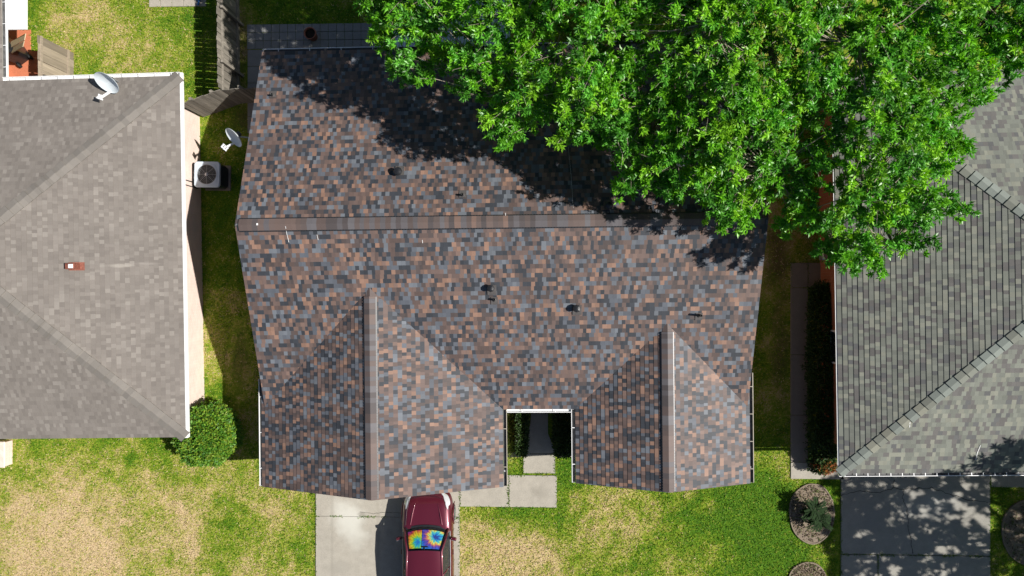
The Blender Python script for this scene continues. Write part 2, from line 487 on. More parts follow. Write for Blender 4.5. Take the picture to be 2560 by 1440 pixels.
def gutter(parent, p0, p1, out, mat='white', w=0.115, h=0.085, hang=0.9, name='gutter', d_off=0.0, inside='gutter_inside'):
    """U-shaped gutter along an eave edge p0-p1, with strap hangers as sub-parts"""
    p0, p1, out = Vector(p0), Vector(p1), Vector(out).normalized(); z = Vector((0, 0, 1))
    mb = MB(); t = 0.004; o = out * (d_off + 0.012)
    mb.beam(p0 + o - z * (.015 + h / 2), p1 + o - z * (.015 + h / 2), t, h, inside)
    a, b = p0 + o + out * (w / 2) - z * (.015 + h), p1 + o + out * (w / 2) - z * (.015 + h)
    mb.beam(a, b, w, t, inside)
    a, b = p0 + o + out * w - z * (.012 + h / 2), p1 + o + out * w - z * (.012 + h / 2)
    mb.beam(a, b, t * 2, h, mat)
    a, b = p0 + o + out * (w - .004) - z * .010, p1 + o + out * (w - .004) - z * .010
    mb.beam(a, b, .019, .010, mat)
    d = (p1 - p0)
    for q in (p0, p1):
        mb.beam(q + o - z * (.017 + h / 2) + out * .004, q + o + out * w - z * (.017 + h / 2), .004, h, mat)
    mb.mats = [M[k] for k in mb.mats]
    g = mb.build(name, None, parent)
    n = max(1, int(d.length / hang))
    first = None
    for i in range(n):
        q = p0 + d * ((i + .5) / n)
        if first is None:
            m2 = MB(); m2.beam(o - z * .008, o + out * w - z * .002, .022, .004, up=(0, 0, 1))
            first = m2.build('gutter_hanger', mat, g); first.location = q
        else:
            c = first.copy(); COL.objects.link(c); c.parent = g; c.location = q
    return g


# ------------------------------------------------------------------ lawn colour
DRY = [  # photo px, py, radius px, weight (+ dry, - green)
    (190, 60, 95, .42), (300, 120, 80, .30), (150, 110, 40, .35), (440, 180, 70, .15), (230, 175, 60, -.25), (110, 130, 55, -.35), (510, 40, 60, -.4), (500, 200, 40, -.4), (90, 30, 40, -.3),
    (120, 1250, 130, .30), (280, 1330, 170, .42), (60, 1400, 120, .40), (330, 1170, 60, .25), (450, 1260, 80, .2), (480, 1400, 100, .25), (200, 1420, 120, .4),
    (330, 1150, 26, -.6), (380, 1165, 14, -.4), (280, 1120, 90, -.35), (90, 1130, 80, -.28), (400, 1115, 70, -.25), (560, 1330, 50, -.28), (640, 1230, 90, .05), (690, 1270, 60, .18), (740, 1390, 60, -.2), (540, 1400, 40, -.3), (330, 1330, 45, -.3), (620, 1430, 50, .2), (470, 1310, 60, -.05),
    (530, 900, 40, .35), (530, 1000, 60, -.4),
    (1240, 1370, 120, .55), (1180, 1430, 90, .4), (1350, 1420, 80, .35), (1440, 1250, 25, .4), (1490, 1250, 25, .3), (1500, 1295, 60, .42), (1560, 1320, 60, .28), (1330, 1345, 70, .35), (1570, 1240, 50, .15), (1640, 1275, 30, .2), (1770, 1260, 22, .35), (1660, 1370, 60, .14), (1500, 1380, 50, .3), (1590, 1350, 40, .2), (1790, 1360, 40, .18), (1870, 1415, 40, .25), (1730, 1410, 60, .2),
    (1300, 1290, 70, -.40), (1370, 1300, 50, -.35), (1420, 1180, 40, -.6), (1860, 1300, 120, -.50), (1930, 1390, 90, -.55), (1920, 1240, 60, -.45), (1700, 1330, 70, -.2), (2060, 1200, 50, -.3), (1960, 1150, 30, .35), (1960, 1180, 25, .25), (1500, 1430, 60, -.2), (1180, 1400, 16, -.3), (1275, 1230, 60, -.5),
    (1930, 560, 90, .5), (1960, 700, 120, .25), (1935, 1000, 120, .1), (560, 500, 200, -.3), (760, 30, 160, -.25), (605, 60, 35, .5), (610, 130, 25, .5),
]
DRYW = [(at(a, b).x, at(a, b).y, r / 68.3, w) for a, b, r, w in DRY]


def dryness(x, y):
    v = 0.31 if x > -6 else (0.36 if y > 0 else 0.455)
    for (cx, cy, r, w) in DRYW:
        d2 = ((x - cx) ** 2 + (y - cy) ** 2) / (r * r)
        if d2 < 6: v += w * .68 * math.exp(-d2)
    n1 = mnoise.noise((x * .9, y * .9, 3.1)); n2 = mnoise.noise((x * 2.6, y * 2.6, 8.2)); n3 = mnoise.noise((x * 6.5, y * 6.5, 1.7))
    v += .22 * n1 + .27 * n2 + .21 * n3
    return min(1, max(0, v))


def lawn_mat():
    m = NT('lawn')
    a = m.n('Attribute', attribute_name='dry').outputs['Fac']
    p = m.pos()
    f = m.noise(p, 9, 5, 0.75); f2 = m.noise(p, 45, 4, 0.8); f3 = m.noise(p, 3.0, 4, 0.65); f4 = m.noise(p, 24, 3, .7)
    d = m.math('ADD', a, m.math('MULTIPLY', m.math('SUBTRACT', f, .5), 1.5))
    d = m.math('ADD', d, m.math('MULTIPLY', m.math('SUBTRACT', f3, .5), .5))
    d = m.math('ADD', d, m.math('MULTIPLY', m.math('SUBTRACT', f4, .5), 1.0))
    c = m.ramp(d, [(0.05, (0.066, 0.155, 0.011)), (0.28, (0.145, 0.235, 0.014)), (0.50, (0.285, 0.310, 0.045)), (0.74, (0.46, 0.365, 0.165)), (1.0, (0.56, 0.43, 0.265))])
    so = m.noise(p, 1.7, 5, .7)
    c = m.mix(m.ramp(so, [(.60, (0, 0, 0)), (.72, (.6, .6, .6))]), c, (.235, .19, .125))
    for (q, rx, ry, k) in ((at(1945, 640), .75, 2.2, .75), (at(1950, 880), .55, 2.6, .6), (at(610, 300), .7, .9, .6), (at(600, 900), .5, 1.6, .5), (at(605, 120), .4, 2.5, .6)):  # brownish soil blobs, their dark tone also deepens the shaded side strips
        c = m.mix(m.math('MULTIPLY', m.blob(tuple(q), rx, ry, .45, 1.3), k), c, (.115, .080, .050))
    c = m.mix(0.7, c, m.ramp(f2, [(0.3, (.42, .42, .36)), (0.7, (1.4, 1.4, 1.3))]), 'MULTIPLY')
    m.base(c); m.rough(0.95, 0.1); m.bump(f2, 0.8, 0.03)
    return m.m


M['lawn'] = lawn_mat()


def build_ground():
    def axis(lo, hi, st):
        a = list(np.arange(lo, hi + 1e-6, st))
        return [-600, -250, -120, -60, -35] + a + [35, 60, 120, 250, 600]
    xs = axis(-22, 20, 0.22); ys = axis(-14, 14, 0.22)
    X, Y = np.meshgrid(xs, ys); nx, ny = len(xs), len(ys)
    v = np.stack([X.ravel(), Y.ravel(), np.zeros(nx * ny)], 1)
    idx = np.arange(nx * ny).reshape(ny, nx)
    f = np.stack([idx[:-1, :-1], idx[:-1, 1:], idx[1:, 1:], idx[1:, :-1]], -1).reshape(-1, 4)
    me = bpy.data.meshes.new('ground'); me.from_pydata(v.tolist(), [], f.tolist())
    at_ = me.attributes.new('dry', 'FLOAT', 'POINT')
    at_.data.foreach_set('value', [dryness(p[0], p[1]) if abs(p[0]) < 23 and abs(p[1]) < 15 else .35 for p in v])
    me.materials.append(M['lawn'])
    o = bpy.data.objects.new('ground', me); COL.objects.link(o); tag(o, kind='structure')


build_ground()

# ------------------------------------------------------------------ paving
BLOCK = []            # rectangles without grass (world x0, x1, y0, y1)


def slab(mb, x0, x1, y0, y1, z=0.05, bev=0.008, block=True):
    mb.box(((x0 + x1) / 2, (y0 + y1) / 2, z / 2 - .05), (x1 - x0, y1 - y0, z + .1), bev=bev)
    if block: BLOCK.append((x0, x1, y0, y1))


def ribbon(mb, pts, w, z):
    """thin crack lying on a slab"""
    for i in range(len(pts) - 1):
        a, b = Vector((*pts[i], z)), Vector((*pts[i + 1], z)); d = (b - a); n = Vector((-d.y, d.x, 0)).normalized()
        wa, wb = w * random.uniform(.5, 1.2), w * random.uniform(.5, 1.2)
        mb.face([a - n * wa, b - n * wb, b + n * wb, a + n * wa])


def wiggle(pix, z, jit=0.04, n=5):
    out = []
    for i in range(len(pix) - 1):
        a, b = at(*pix[i], z), at(*pix[i + 1], z)
        for k in range(n):
            p = a.lerp(b, k / n); out.append((p.x + random.uniform(-jit, jit), p.y + random.uniform(-jit, jit)))
    e = at(*pix[-1], z); out.append((e.x, e.y)); return out


Z = 0.05
mb = MB()
dx0, dx1 = at(789, 1300, Z).x, at(1149, 1300, Z).x
xm = at(1003, 1300, Z).x
ys = [-5.9, at(0, 1281, Z).y, at(0, 1432, Z).y, -13.5, -17]
for i in range(3):
    slab(mb, dx0, dx1, ys[i + 1] + .004, ys[i] - .004, Z)
drv = mb.build('driveway', 'concrete'); tag(drv, kind='structure')
ck = MB()
ribbon(ck, wiggle([(900, 1279), (935, 1284), (965, 1280), (1005, 1283)], Z, .015), .007, Z + .004)
ribbon(ck, wiggle([(1135, 1303), (1150, 1310)], Z, .015), .007, Z + .004)
ck.build('crack', 'crack', drv)

mb = MB()
a = at(1152, 1187, Z); b = at(1392, 1269, Z); c = at(1272, 1187, Z)
slab(mb, dx1 + .012, c.x - .006, b.y, a.y, Z)
slab(mb, c.x + .006, b.x, b.y, a.y, Z)
p = at(1308, 1135, Z); q = at(1388, 1184, Z)
slab(mb, p.x, q.x, q.y + .005, p.y, Z)
path = [at(*w, Z) for w in ((1308, 1134), (1388, 1134), (1390, 1128), (1380, 1108), (1370, 1085), (1370, 1030), (1372, 985), (1326, 985), (1328, 1030), (1326, 1060), (1318, 1092), (1308, 1112))]
mb.prism([(w.x, w.y) for w in path][::-1], -.1, Z - .004)
BLOCK.append((p.x, q.x, q.y, -3.4))
tag(mb.build('front_walk', 'concrete'), kind='structure')

# right neighbour's driveway and strips
mb = MB()
rx0, rx1 = at(2103, 1300, Z).x, at(2476, 1300, Z).x
jy = at(2200, 1387, Z).y
slab(mb, rx0, rx1, jy + .012, -5.3, Z)
jx = at(2195, 1410, Z).x
slab(mb, rx0, jx - .01, -12.8, jy - .012, Z); slab(mb, jx + .01, rx1, -12.8, jy - .012, Z)
slab(mb, rx1 + .015, rx1 + 5, at(2500, 1218, Z).y, -5.3, Z)
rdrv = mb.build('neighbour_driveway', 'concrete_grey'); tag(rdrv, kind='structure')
ck = MB()
for pix in ([(2103, 1238), (2150, 1228), (2200, 1231), (2232, 1220), (2258, 1222), (2290, 1221), (2330, 1219), (2370, 1235), (2410, 1247), (2470, 1257)],
            [(2260, 1224), (2256, 1246), (2268, 1270), (2272, 1320), (2282, 1384)], [(2232, 1220), (2236, 1200)]):
    ribbon(ck, wiggle(pix, Z, .03, 6), .010, Z + .004)
ck.build('crack', 'crack', rdrv)

mb = MB()
a = at(1975, 658, Z); b = at(2028, 1138, Z)
x0, x1 = a.x + .03, at(2020, 900, Z).x
ycuts = [at(0, y_, Z).y for y_ in (659, 719, 880, 1025, 1138)]
for i in range(4): slab(mb, x0, x1, ycuts[i + 1] + .007, ycuts[i] - .007, Z)
slab(mb, x1 + .012, at(2078, 690, Z).x, at(0, 717, Z).y, ycuts[0] - .007, Z)
tag(mb.build('side_path', 'concrete_brown'), kind='structure')
mb = MB()
slab(mb, x0, at(2110, 1160, Z).x, at(0, 1178, Z).y, ycuts[4] - .007, Z)
tag(mb.build('side_step', 'concrete'), kind='structure')

# rear patio pavers
mb = MB()
px0, px1 = at(618, 90).x, at(1000, 90).x
py1 = at(618, 61, .03).y; w = 0.305
j = 0
for j in range(3):
    i = 0
    while px0 + i * w < px1 + 4:
        mb.box((px0 + (i + .5) * w, py1 - (j + .5) * w, -.02 + random.uniform(-.004, .004)), (w - .014, w - .014, .1), Matrix.Rotation(random.uniform(-.01, .01), 3, 'Z'), bev=.006); i += 1
yy = py1 - 3 * w
for i in range(5):
    mb.box((px0 + .33, yy - .33 - i * .62, -.022), (.61, .605, .1), bev=.006)
for i in range(18): mb.box((px0 + .66 + .33 + i * .62, yy - .33, -.022), (.61, .605, .1), bev=.006)
BLOCK.append((px0, px1 + 5, yy - .6, py1)); BLOCK.append((px0, px0 + .65, yy - 3.1, py1))
tag(mb.build('patio_pavers', 'paver'), kind='structure')

# small slab at the top edge and red floor beside the left house
mb = MB()
a = at(372, 17, .04); b = at(515, 17, .04)
for i in range(5): slab(mb, a.x + i * (b.x - a.x) / 5 + .006, a.x + (i + 1) * (b.x - a.x) / 5 - .006, a.y, a.y + 2.4, .04)
tag(mb.build('tile_patio', 'concrete'), kind='structure')
mb = MB(); slab(mb, -21, -17.42, 6.2, 8.9, .03); slab(mb, -21, -18.95, 8.91, 9.7, .03); tag(mb.build('red_patio', 'clay'), kind='structure')


# ------------------------------------------------------------------ houses
P = 0.365
ZE = 2.6
CS, SN = 1 / math.hypot(1, P), P / math.hypot(1, P)


def N2(p): return Vector(p).normalized()


def window(parent, c, w, h, normal):
    """window part with frame (mesh) > pane, sill"""
    n = Vector(normal); s = Vector((0, 0, 1)).cross(n); c = Vector(c); z = Vector((0, 0, 1))
    mb = MB()
    for sg in (-1, 1):
        mb.beam(c + s * sg * w / 2 - z * h / 2, c + s * sg * w / 2 + z * h / 2, .06, .05, up=n)
        mb.beam(c - s * (w / 2 - .03) + z * sg * (h / 2 - .03), c + s * (w / 2 - .03) + z * sg * (h / 2 - .03), .05, .06)
    mb.beam(c - s * (w / 2 - .03), c + s * (w / 2 - .03), .03, .04)
    f = mb.build('window', 'white', parent)
    g = MB(); g.beam(c - s * (w / 2 - .03) - n * .01, c + s * (w / 2 - .03) - n * .01, .01, h - .09); g.build('pane', 'glass_dark', f)
    g = MB(); g.beam(c - s * (w / 2 + .06) - z * (h / 2 + .035) + n * .03, c + s * (w / 2 + .06) - z * (h / 2 + .035) + n * .03, .12, .05); g.build('sill', 'edging', f)


def pent_x(mb, x0, x1, y0, y1, ze, zr):
    ym = (y0 + y1) / 2
    sec = [(y0, 0), (y1, 0), (y1, ze), (ym, zr), (y0, ze)]
    vs = [(x0, y, z) for y, z in sec] + [(x1, y, z) for y, z in sec]
    mb.raw(vs, [(0, 1, 2, 3, 4)[::-1], (5, 6, 7, 8, 9)] + [(i, (i + 1) % 5, 5 + (i + 1) % 5, 5 + i) for i in range(5)])


def pent_y(mb, x0, x1, y0, y1, ze, zr):
    xm = (x0 + x1) / 2
    sec = [(x0, 0), (x1, 0), (x1, ze), (xm, zr), (x0, ze)]
    vs = [(x, y0, z) for x, z in sec] + [(x, y1, z) for x, z in sec]
    mb.raw(vs, [(0, 1, 2, 3, 4), (5, 6, 7, 8, 9)[::-1]] + [(i, 5 + i, 5 + (i + 1) % 5, (i + 1) % 5) for i in range(5)])


# ---- the house in the middle (local frame: ridge along x at y = 0)
H0 = Vector((-1.12, 1.97, 0)); A0 = R(0.55)
house = empty('brick_house', H0, A0, label='house in the middle with brown and charcoal shingle roof and two front gables', cat='house', group='houses along the street')


def loc0(p):  # world -> main house local
    d = Vector(p) - H0; return Matrix.Rotation(-A0, 3, 'Z') @ d


HS = 5.95; ZR = ZE + HS * P
XL, XR = -7.93, 7.92
roof_mb, deck = MB(), MB()
VL = HS / CS
Nf = slope(roof_mb, deck, (XL, -HS, ZE), (1, 0, 0), (0, CS, SN), [(0, 0), (XR - XL, 0), (XR - XL, VL), (0, VL)], seed=1)
Nr = slope(roof_mb, deck, (XR, HS, ZE), (-1, 0, 0), (0, -CS, SN), [(0, 0), (XR - XL, 0), (XR - XL, VL), (0, VL)], seed=2)
GAB = [(-8.05, -.03, -8.5, -4.92, -5.9), (2.35, 7.98, -8.38, -5.88, -4.80)]   # x0, x1, front y, eave end y on the left, on the right
gn = []
for k, (gx0, gx1, gy, eyl, eyr) in enumerate(GAB):
    gh = (gx1 - gx0) / 2; gm = (gx0 + gx1) / 2; zr = ZE + gh * P; L = gh / CS
    yb = -(ZR - zr) / P + 0.25            # just inside the main roof
    # left plane: u runs from back to front
    n1 = slope(roof_mb, deck, (gx0, yb, ZE), (0, -1, 0), (CS, 0, SN), [(yb - eyl, 0), (yb - gy, 0), (yb - gy, L), (0, L)], seed=3 + 2 * k)
    n2 = slope(roof_mb, deck, (gx1, gy, ZE), (0, 1, 0), (-CS, 0, SN), [(0, 0), (eyr - gy, 0), (yb - gy, L), (0, L)], seed=4 + 2 * k)
    gn.append((gm, zr, gy, yb - .25, n1, n2))
roof = roof_mb.build('roof', 'roof_main', house)
deck.build('fascia', 'trim', roof)
ridge_vent(roof, (XL + .12, 0, ZR), (XR - .12, 0, ZR), Nf, Nr, .17, 'cap_main')
for (gm, zr, gy, yb, n1, n2) in gn:
    ridge_vent(roof, (gm, gy + .03, zr), (gm, yb - .25, zr), n1, n2, .17, 'cap_main')
    c = MB()                                   # plain cap shingles where the gable ridge dies into the main roof
    for n in (n1, n2):
        s = n.cross(Vector((0, 1, 0))).normalized()
        if s.z > 0: s = -s
        c.face([Vector((gm, yb - .26, zr)) + n * .014, Vector((gm, yb - .26, zr)) + s * .15 + n * .014, Vector((gm, yb + .25, zr)) + s * .15 + n * .008, Vector((gm, yb + .25, zr)) + n * .008], [(0, .07), (0, .07), (.6, .07), (.6, .07)])
    c.build('ridge_cap', 'cap_main', roof)
# sealant smears left on the shingles
def roof_z(wx, wy):
    p = loc0((wx, wy, 0)); return ZR - abs(p.y) * P


def on_main(px, py):
    z = 4.0
    for _ in range(8): p = at(px, py, z); z = roof_z(p.x, p.y)
    return loc0(at(px, py, z))


for pl in ([(716, 566), (717, 582), (723, 606)], [(1264, 533), (1265, 549)], [(793, 587), (796, 600)], [(1056, 600), (1057, 608)], [(1420, 365), (1428, 440), (1433, 520)]):
    pts = [on_main(*q) + Vector((0, 0, .02 if pl[0][1] > 520 else .014)) for q in pl]
    if pl[0][1] in (566, 533): pts[0].z += .055
    wd = .012 if pl[0][0] != 1420 else .004
    sm = MB()
    for i in range(len(pts) - 1): sm.beam(pts[i], pts[i + 1], wd, .004)
    sm.build('sealant_smear', 'white', roof)
q = on_main(645, 561); sm = MB(); sm.box(q + Vector((0, 0, .062)), (.05, .06, .006)); sm.build('sealant_smear', 'white', roof)
# walls
w = MB()
pent_x(w, XL + .45, XR - .45, -HS + .45, HS - .45, ZE - .06, ZR - .16)
for (gx0, gx1, gy, _, _) in GAB:
    pent_y(w, gx0 + .5, gx1 - .5, gy + .45, -3.5, ZE - .02, ZE + (gx1 - gx0 - 1) / 2 * P - .0)
w.build('wall', 'brick_main', house)
gyw = GAB[0][2] + .45 - .012
gd = MB(); gd.box((-4.0, gyw - .02, 1.08), (4.9, .05, 2.16), bev=.01)
for i in range(4):
    for j in range(4): gd.box((-4.0 - 1.8 + i * 1.2, gyw - .05, .28 + j * .53), (1.02, .02, .38), bev=.008)
gd.build('garage_door', 'white', house)
window(house, (5.16, GAB[1][2] + .44, 1.4), 1.7, 1.3, (0, -1, 0))
fd = MB(); fd.box((1.15, -HS + .43, 1.03), (.94, .05, 2.06), bev=.01)
for i in range(2):
    for j in range(3): fd.box((.95 + i * .4, -HS + .40, .35 + j * .65), (.28, .02, .5), bev=.01)
fdo = fd.build('front_door', 'rust', house)
k_ = MB(); k_.lathe([(0.001, 0), (.03, .01), (.03, .04), (.001, .06)], 10, (1.52, -HS + .37, 1.0), rot=Matrix.Rotation(R(90), 3, 'X')); k_.build('handle', 'galv', fdo)
for yw in (-1.5, 2.2): window(house, (XL + .44, yw, 1.5), 1.1, 1.1, (-1, 0, 0)); window(house, (XR - .44, yw, 1.5), 1.1, 1.1, (1, 0, 0))
for xw in (-5.2, -2.0, 3.4): window(house, (xw, HS - .44, 1.4), 1.4, 1.2, (0, 1, 0))
# gutters
zg = ZE - .01
g0, g1 = GAB
gutter(house, (g0[1] + .12, -HS, zg), (g1[0] - .12, -HS, zg), (0, -1, 0), hang=.75, w=.10, inside='white')
gutter(house, (g0[1], -HS - .02, zg), (g0[1], g0[2] + .02, zg), (1, 0, 0), 'tan_trim', hang=.85)
gutter(house, (g1[0], -HS - .02, zg), (g1[0], g1[2] + .02, zg), (-1, 0, 0), hang=.85)
gutter(house, (g0[0], g0[3], zg), (g0[0], g0[2] + .02, zg), (-1, 0, 0), hang=.9, w=.09)
gutter(house, (g1[1], g1[4], zg), (g1[1], g1[2] + .02, zg), (1, 0, 0), 'tan_trim', hang=.75)
gutter(house, (XL + .02, HS, zg), (XR - .02, HS, zg), (0, 1, 0), hang=1.0, w=.095)
# downspouts
for (x, y) in ((g0[1] + .07, g0[2] + .5), (g1[1] + .07, g1[2] + .5), (XL + .5, HS - .36)):
    d = MB(); xi = x - .5 if x > 0 and y < 0 else x
    d.beam((x, y, zg - .09), (xi + .06, y, zg - .4), .06, .08); d.beam((xi + .06, y, zg - .38), (xi + .06, y, .12), .06, .08); d.build('downspout', 'white', house)


def cap_vent(px, py, s=1.0):
    """low round exhaust vent: flashing plate, stem and eight-sided hood"""
    p = on_main(px, py); n = Nf if p.y < 0 else Nr
    b = MB(); rot = Matrix.Rotation(math.atan(P) if p.y < 0 else -math.atan(P), 3, 'X')
    b.lathe([(.001, -.1), (.085 * s, -.1), (.085 * s, .22)], 16, (0, 0, 0))
    b.lathe([(.085 * s, .17), (.13 * s, .185), (.135 * s, .225), (.115 * s, .26), (.05 * s, .275), (.001, .28)], 8, (0, 0, 0), smooth=False)
    v = b.build('exhaust_vent', 'black_plastic', house); v.location = p
    f = MB(); f.box(Vector((0.02, -.05 if p.y < 0 else .05, 0)) + Vector((0, 0, .02 if p.y < 0 else .02)), (.28, .32, .006), rot); f.build('flashing', 'flashing', v)


def pipe_vent(px, py, h=.22, r=.035):
    p = on_main(px, py); rot = Matrix.Rotation(math.atan(P) if p.y < 0 else -math.atan(P), 3, 'X')
    b = MB(); b.lathe([(r, -.1), (r, h), (r * .75, h), (r * .72, h * .5), (.001, h * .5)], 14)
    v = b.build('vent_pipe', 'black_plastic', house); v.location = p
    f = MB(); f.box((.0, -.04 if p.y < 0 else .04, .014), (.22, .24, .006), rot)
    f.lathe([(r * 2.2, .015), (r * 1.3, .06), (r * 1.05, .09)], 14); f.build('flashing', 'flashing', v)


for q in ((998, 431, 1.0), (1228, 721, .85), (1441, 771, .9), (1521, 516, .9)): cap_vent(*q)
for q in ((1157, 488, .2), (1236, 749, .2), (1747, 788, .34), (683, 239, .18)): pipe_vent(*q)

# ---- left neighbour
HL = Vector((-11.80, 1.055, 0)); AL = R(1.0)
left = empty('brick_house', HL, AL, label='house at the left edge with light taupe hip roof and pale brick wall', cat='house', group='houses along the street')


def hip_house(parent, sgn, half, length, roofmat, capmat, e, t, seed, capw, capstep, lift, per_cap):
    """hip end facing the middle house at local x = 0; the house extends in direction sgn"""
    mb, dk = MB(), MB(); zr = ZE + half * P; L = half / CS
    # end plane
    if sgn < 0: O, U, V = (0, -half, ZE), (0, 1, 0), (-CS, 0, SN)
    else: O, U, V = (0, half, ZE), (0, -1, 0), (CS, 0, SN)
    ne = slope(mb, dk, O, U, V, [(0, 0), (2 * half, 0), (half, L)], e, t, seed=seed)
    tri = [(0, 0), (length, 0), (length - half, L), (half, L)]
    if sgn < 0:
        nf = slope(mb, dk, (-length, -half, ZE), (1, 0, 0), (0, CS, SN), tri, e, t, seed=seed + 1)
        nr = slope(mb, dk, (0, half, ZE), (-1, 0, 0), (0, -CS, SN), tri, e, t, seed=seed + 2)
        no = slope(mb, dk, (-length, half, ZE), (0, -1, 0), (CS, 0, SN), [(0, 0), (2 * half, 0), (half, L)], e, t, seed=seed + 3)
    else:
        nf = slope(mb, dk, (0, -half, ZE), (1, 0, 0), (0, CS, SN), tri, e, t, seed=seed + 1)
        nr = slope(mb, dk, (length, half, ZE), (-1, 0, 0), (0, -CS, SN), tri, e, t, seed=seed + 2)
        no = slope(mb, dk, (length, -half, ZE), (0, 1, 0), (-CS, 0, SN), [(0, 0), (2 * half, 0), (half, L)], e, t, seed=seed + 3)
    rf = mb.build('roof', roofmat, parent); dk.build('fascia', 'trim', rf)
    top = Vector((sgn * half, 0, zr)); top2 = Vector((sgn * (length - half), 0, zr))
    for (c, n, tp, nn) in ((Vector((0, -half, ZE)), nf, top, ne), (Vector((0, half, ZE)), nr, top, ne), (Vector((sgn * length, -half, ZE)), nf, top2, no), (Vector((sgn * length, half, ZE)), nr, top2, no)):
        caps(rf, 'hip_cap', capmat, c, tp, n, nn, capw, capstep, lift, .01, per_cap)
    caps(rf, 'ridge_cap', capmat, top, top2, nf, nr, capw, capstep, lift, .01, per_cap)
    return rf


lroof = hip_house(left, -1, 6.03, 18, 'roof_left', 'cap_left', EXPO, .012, 20, .20, .34, .052, False)
OV = .62
w = MB(); w.box((-9, 0, 1.27), (18 - 2 * OV, 2 * 6.03 - 2 * OV, 2.54)); w.build('wall', 'brick_left', left)
sf = MB(); sf.box((-9, 0, 2.50), (17.9, 11.96, .02)); sf.build('soffit', 'trim', left)
gutter(left, (-6.1, 6.03, zg), (0.0, 6.03, zg), (0, 1, 0), hang=.55, w=.12, inside='white')
d = MB(); d.beam((.05, 6.15, ZE - .055), (.05, -6.03, ZE - .055), .10, .11, bev=.012); d.build('fascia_board', 'white', left)
d = MB(); d.box((0.0, -6.04, ZE - .07), (.14, .04, .16)); d.build('fascia_end', 'white', left)
window(left, (-4.5, -6.03 + OV - .01, 1.4), 1.8, 1.3, (0, -1, 0))


def loc_l(p): return Matrix.Rotation(-AL, 3, 'Z') @ (Vector(p) - HL)


def on_left(px, py):
    z = 4.0
    for _ in range(8):
        p = loc_l(at(px, py, z)); z = ZE + P * min(-p.x, 6.03 - abs(p.y))
    return loc_l(at(px, py, z))


p = on_left(188, 666)
b = MB(); b.box((0, 0, .12), (.30, .19, .34), bev=.02); v = b.build('roof_vent', 'rust', left); v.location = p
b = MB(); b.box((.05, .0, .295), (.15, .13, .03), bev=.01); b.build('vent_top', 'white', v)
b = MB(); b.box((.06, 0, .015), (.44, .26, .01), Matrix.Rotation(math.atan(P), 3, 'Y')); b.build('flashing', 'rust', v)
# rear wing on the far left: its eave faces right
wing, wdk = MB(), MB()
wx = loc_l(at(4, 130, ZE)).x
slope(wing, wdk, (wx, 5.9, ZE - .03), (0, 1, 0), (-CS, 0, SN), [(0, 0), (6, 0), (6, 3), (0, 3)], seed=30)
wr = wing.build('wing_roof', 'roof_left', left); wdk.build('fascia', 'trim', wr)
gutter(left, (wx, 6.15, zg - .03), (wx, 12, zg - .03), (1, 0, 0), hang=.7, w=.11)
w = MB(); w.box((wx - 3.2, 9, 1.25), (2.8, 6.2, 2.5)); w.build('wing_wall', 'brick_left', left)
# small flood light on the brick wall
lt = MB(); q = loc_l(at(505, 961, 2.1)); q.x = -OV
lt.beam((q.x, q.y, 2.1), (q.x + .14, q.y, 2.12), .04, .04); lt.box((q.x + .03, q.y, 2.1), (.05, .12, .12), bev=.01)
fl = lt.build('flood_light', 'black_plastic', left)
for s in (-1, 1):
    h = MB(); h.lathe([(.02, 0), (.055, .09), (.06, .12), (.001, .12)], 12, (q.x + .14, q.y + s * .07, 2.12), rot=Matrix.Rotation(R(60), 3, 'Y') @ Matrix.Rotation(R(18 * s), 3, 'X')); h.build('lamp_head', 'vent_metal', fl)
b = MB(); b.beam((-OV + .03, 2.62, .3), (-OV + .03, 2.62, 1.8), .03, .03); b.build('conduit', 'vent_metal', left)

# ---- right neighbour
HR = Vector((9.69, .46, 0)); AR = R(0.9)
right = empty('brick_house', HR, AR, label='house at the right edge under a grey green hip roof with orange brick wall', cat='house', group='houses along the street')
rroof = hip_house(right, 1, 6.44, 18, 'roof_right', 'cap_right', .155, .013, 40, .17, .30, .034, True)
w = MB(); w.box((9, 0, 1.27), (18 - 2 * .55, 2 * 6.44 - 2 * .6, 2.54)); w.build('wall', 'brick_right', right)
sf = MB(); sf.box((9, 0, 2.50), (17.9, 12.8, .02)); sf.build('soffit', 'trim', right)
gutter(right, (-.0, -6.44, zg), (16, -6.44, zg), (0, -1, 0), hang=.36, w=.10)
d = MB(); d.beam((-.02, -6.44, ZE - .03), (-.02, 6.44, ZE - .03), .05, .03); d.build('drip_edge', 'white', right)
gd = MB(); gd.box((4.0, -6.44 + .57, 1.08), (4.9, .05, 2.16), bev=.01)
for i in range(4):
    for j in range(4): gd.box((2.2 + i * 1.2, -6.44 + .54, .28 + j * .53), (1.02, .02, .38), bev=.008)
gd.build('garage_door', 'trim', right)
window(right, (.54, -2.5, 1.4), 1.1, 1.2, (-1, 0, 0))


def loc_r(p): return Matrix.Rotation(-AR, 3, 'Z') @ (Vector(p) - HR)


def on_right(px, py):
    z = 4.0
    for _ in range(8):
        p = loc_r(at(px, py, z)); z = ZE + P * min(p.x, 6.44 - abs(p.y))
    return loc_r(at(px, py, z))


p = on_right(2142, 583)
b = MB(); b.lathe([(.035, -.1), (.035, .22), (.028, .22), (.026, .1), (.001, .1)], 14); v = b.build('vent_pipe', 'black_plastic', right); v.location = p
for pl in ([(2274, 1055), (2273, 1068)], [(2450, 1113), (2442, 1132), (2438, 1150)]):
    pts = [on_right(*q) + Vector((0, 0, .024)) for q in pl]
    sm = MB()
    for i in range(len(pts) - 1): sm.beam(pts[i], pts[i + 1], .018, .004)
    sm.build('sealant_smear', 'white', rroof)
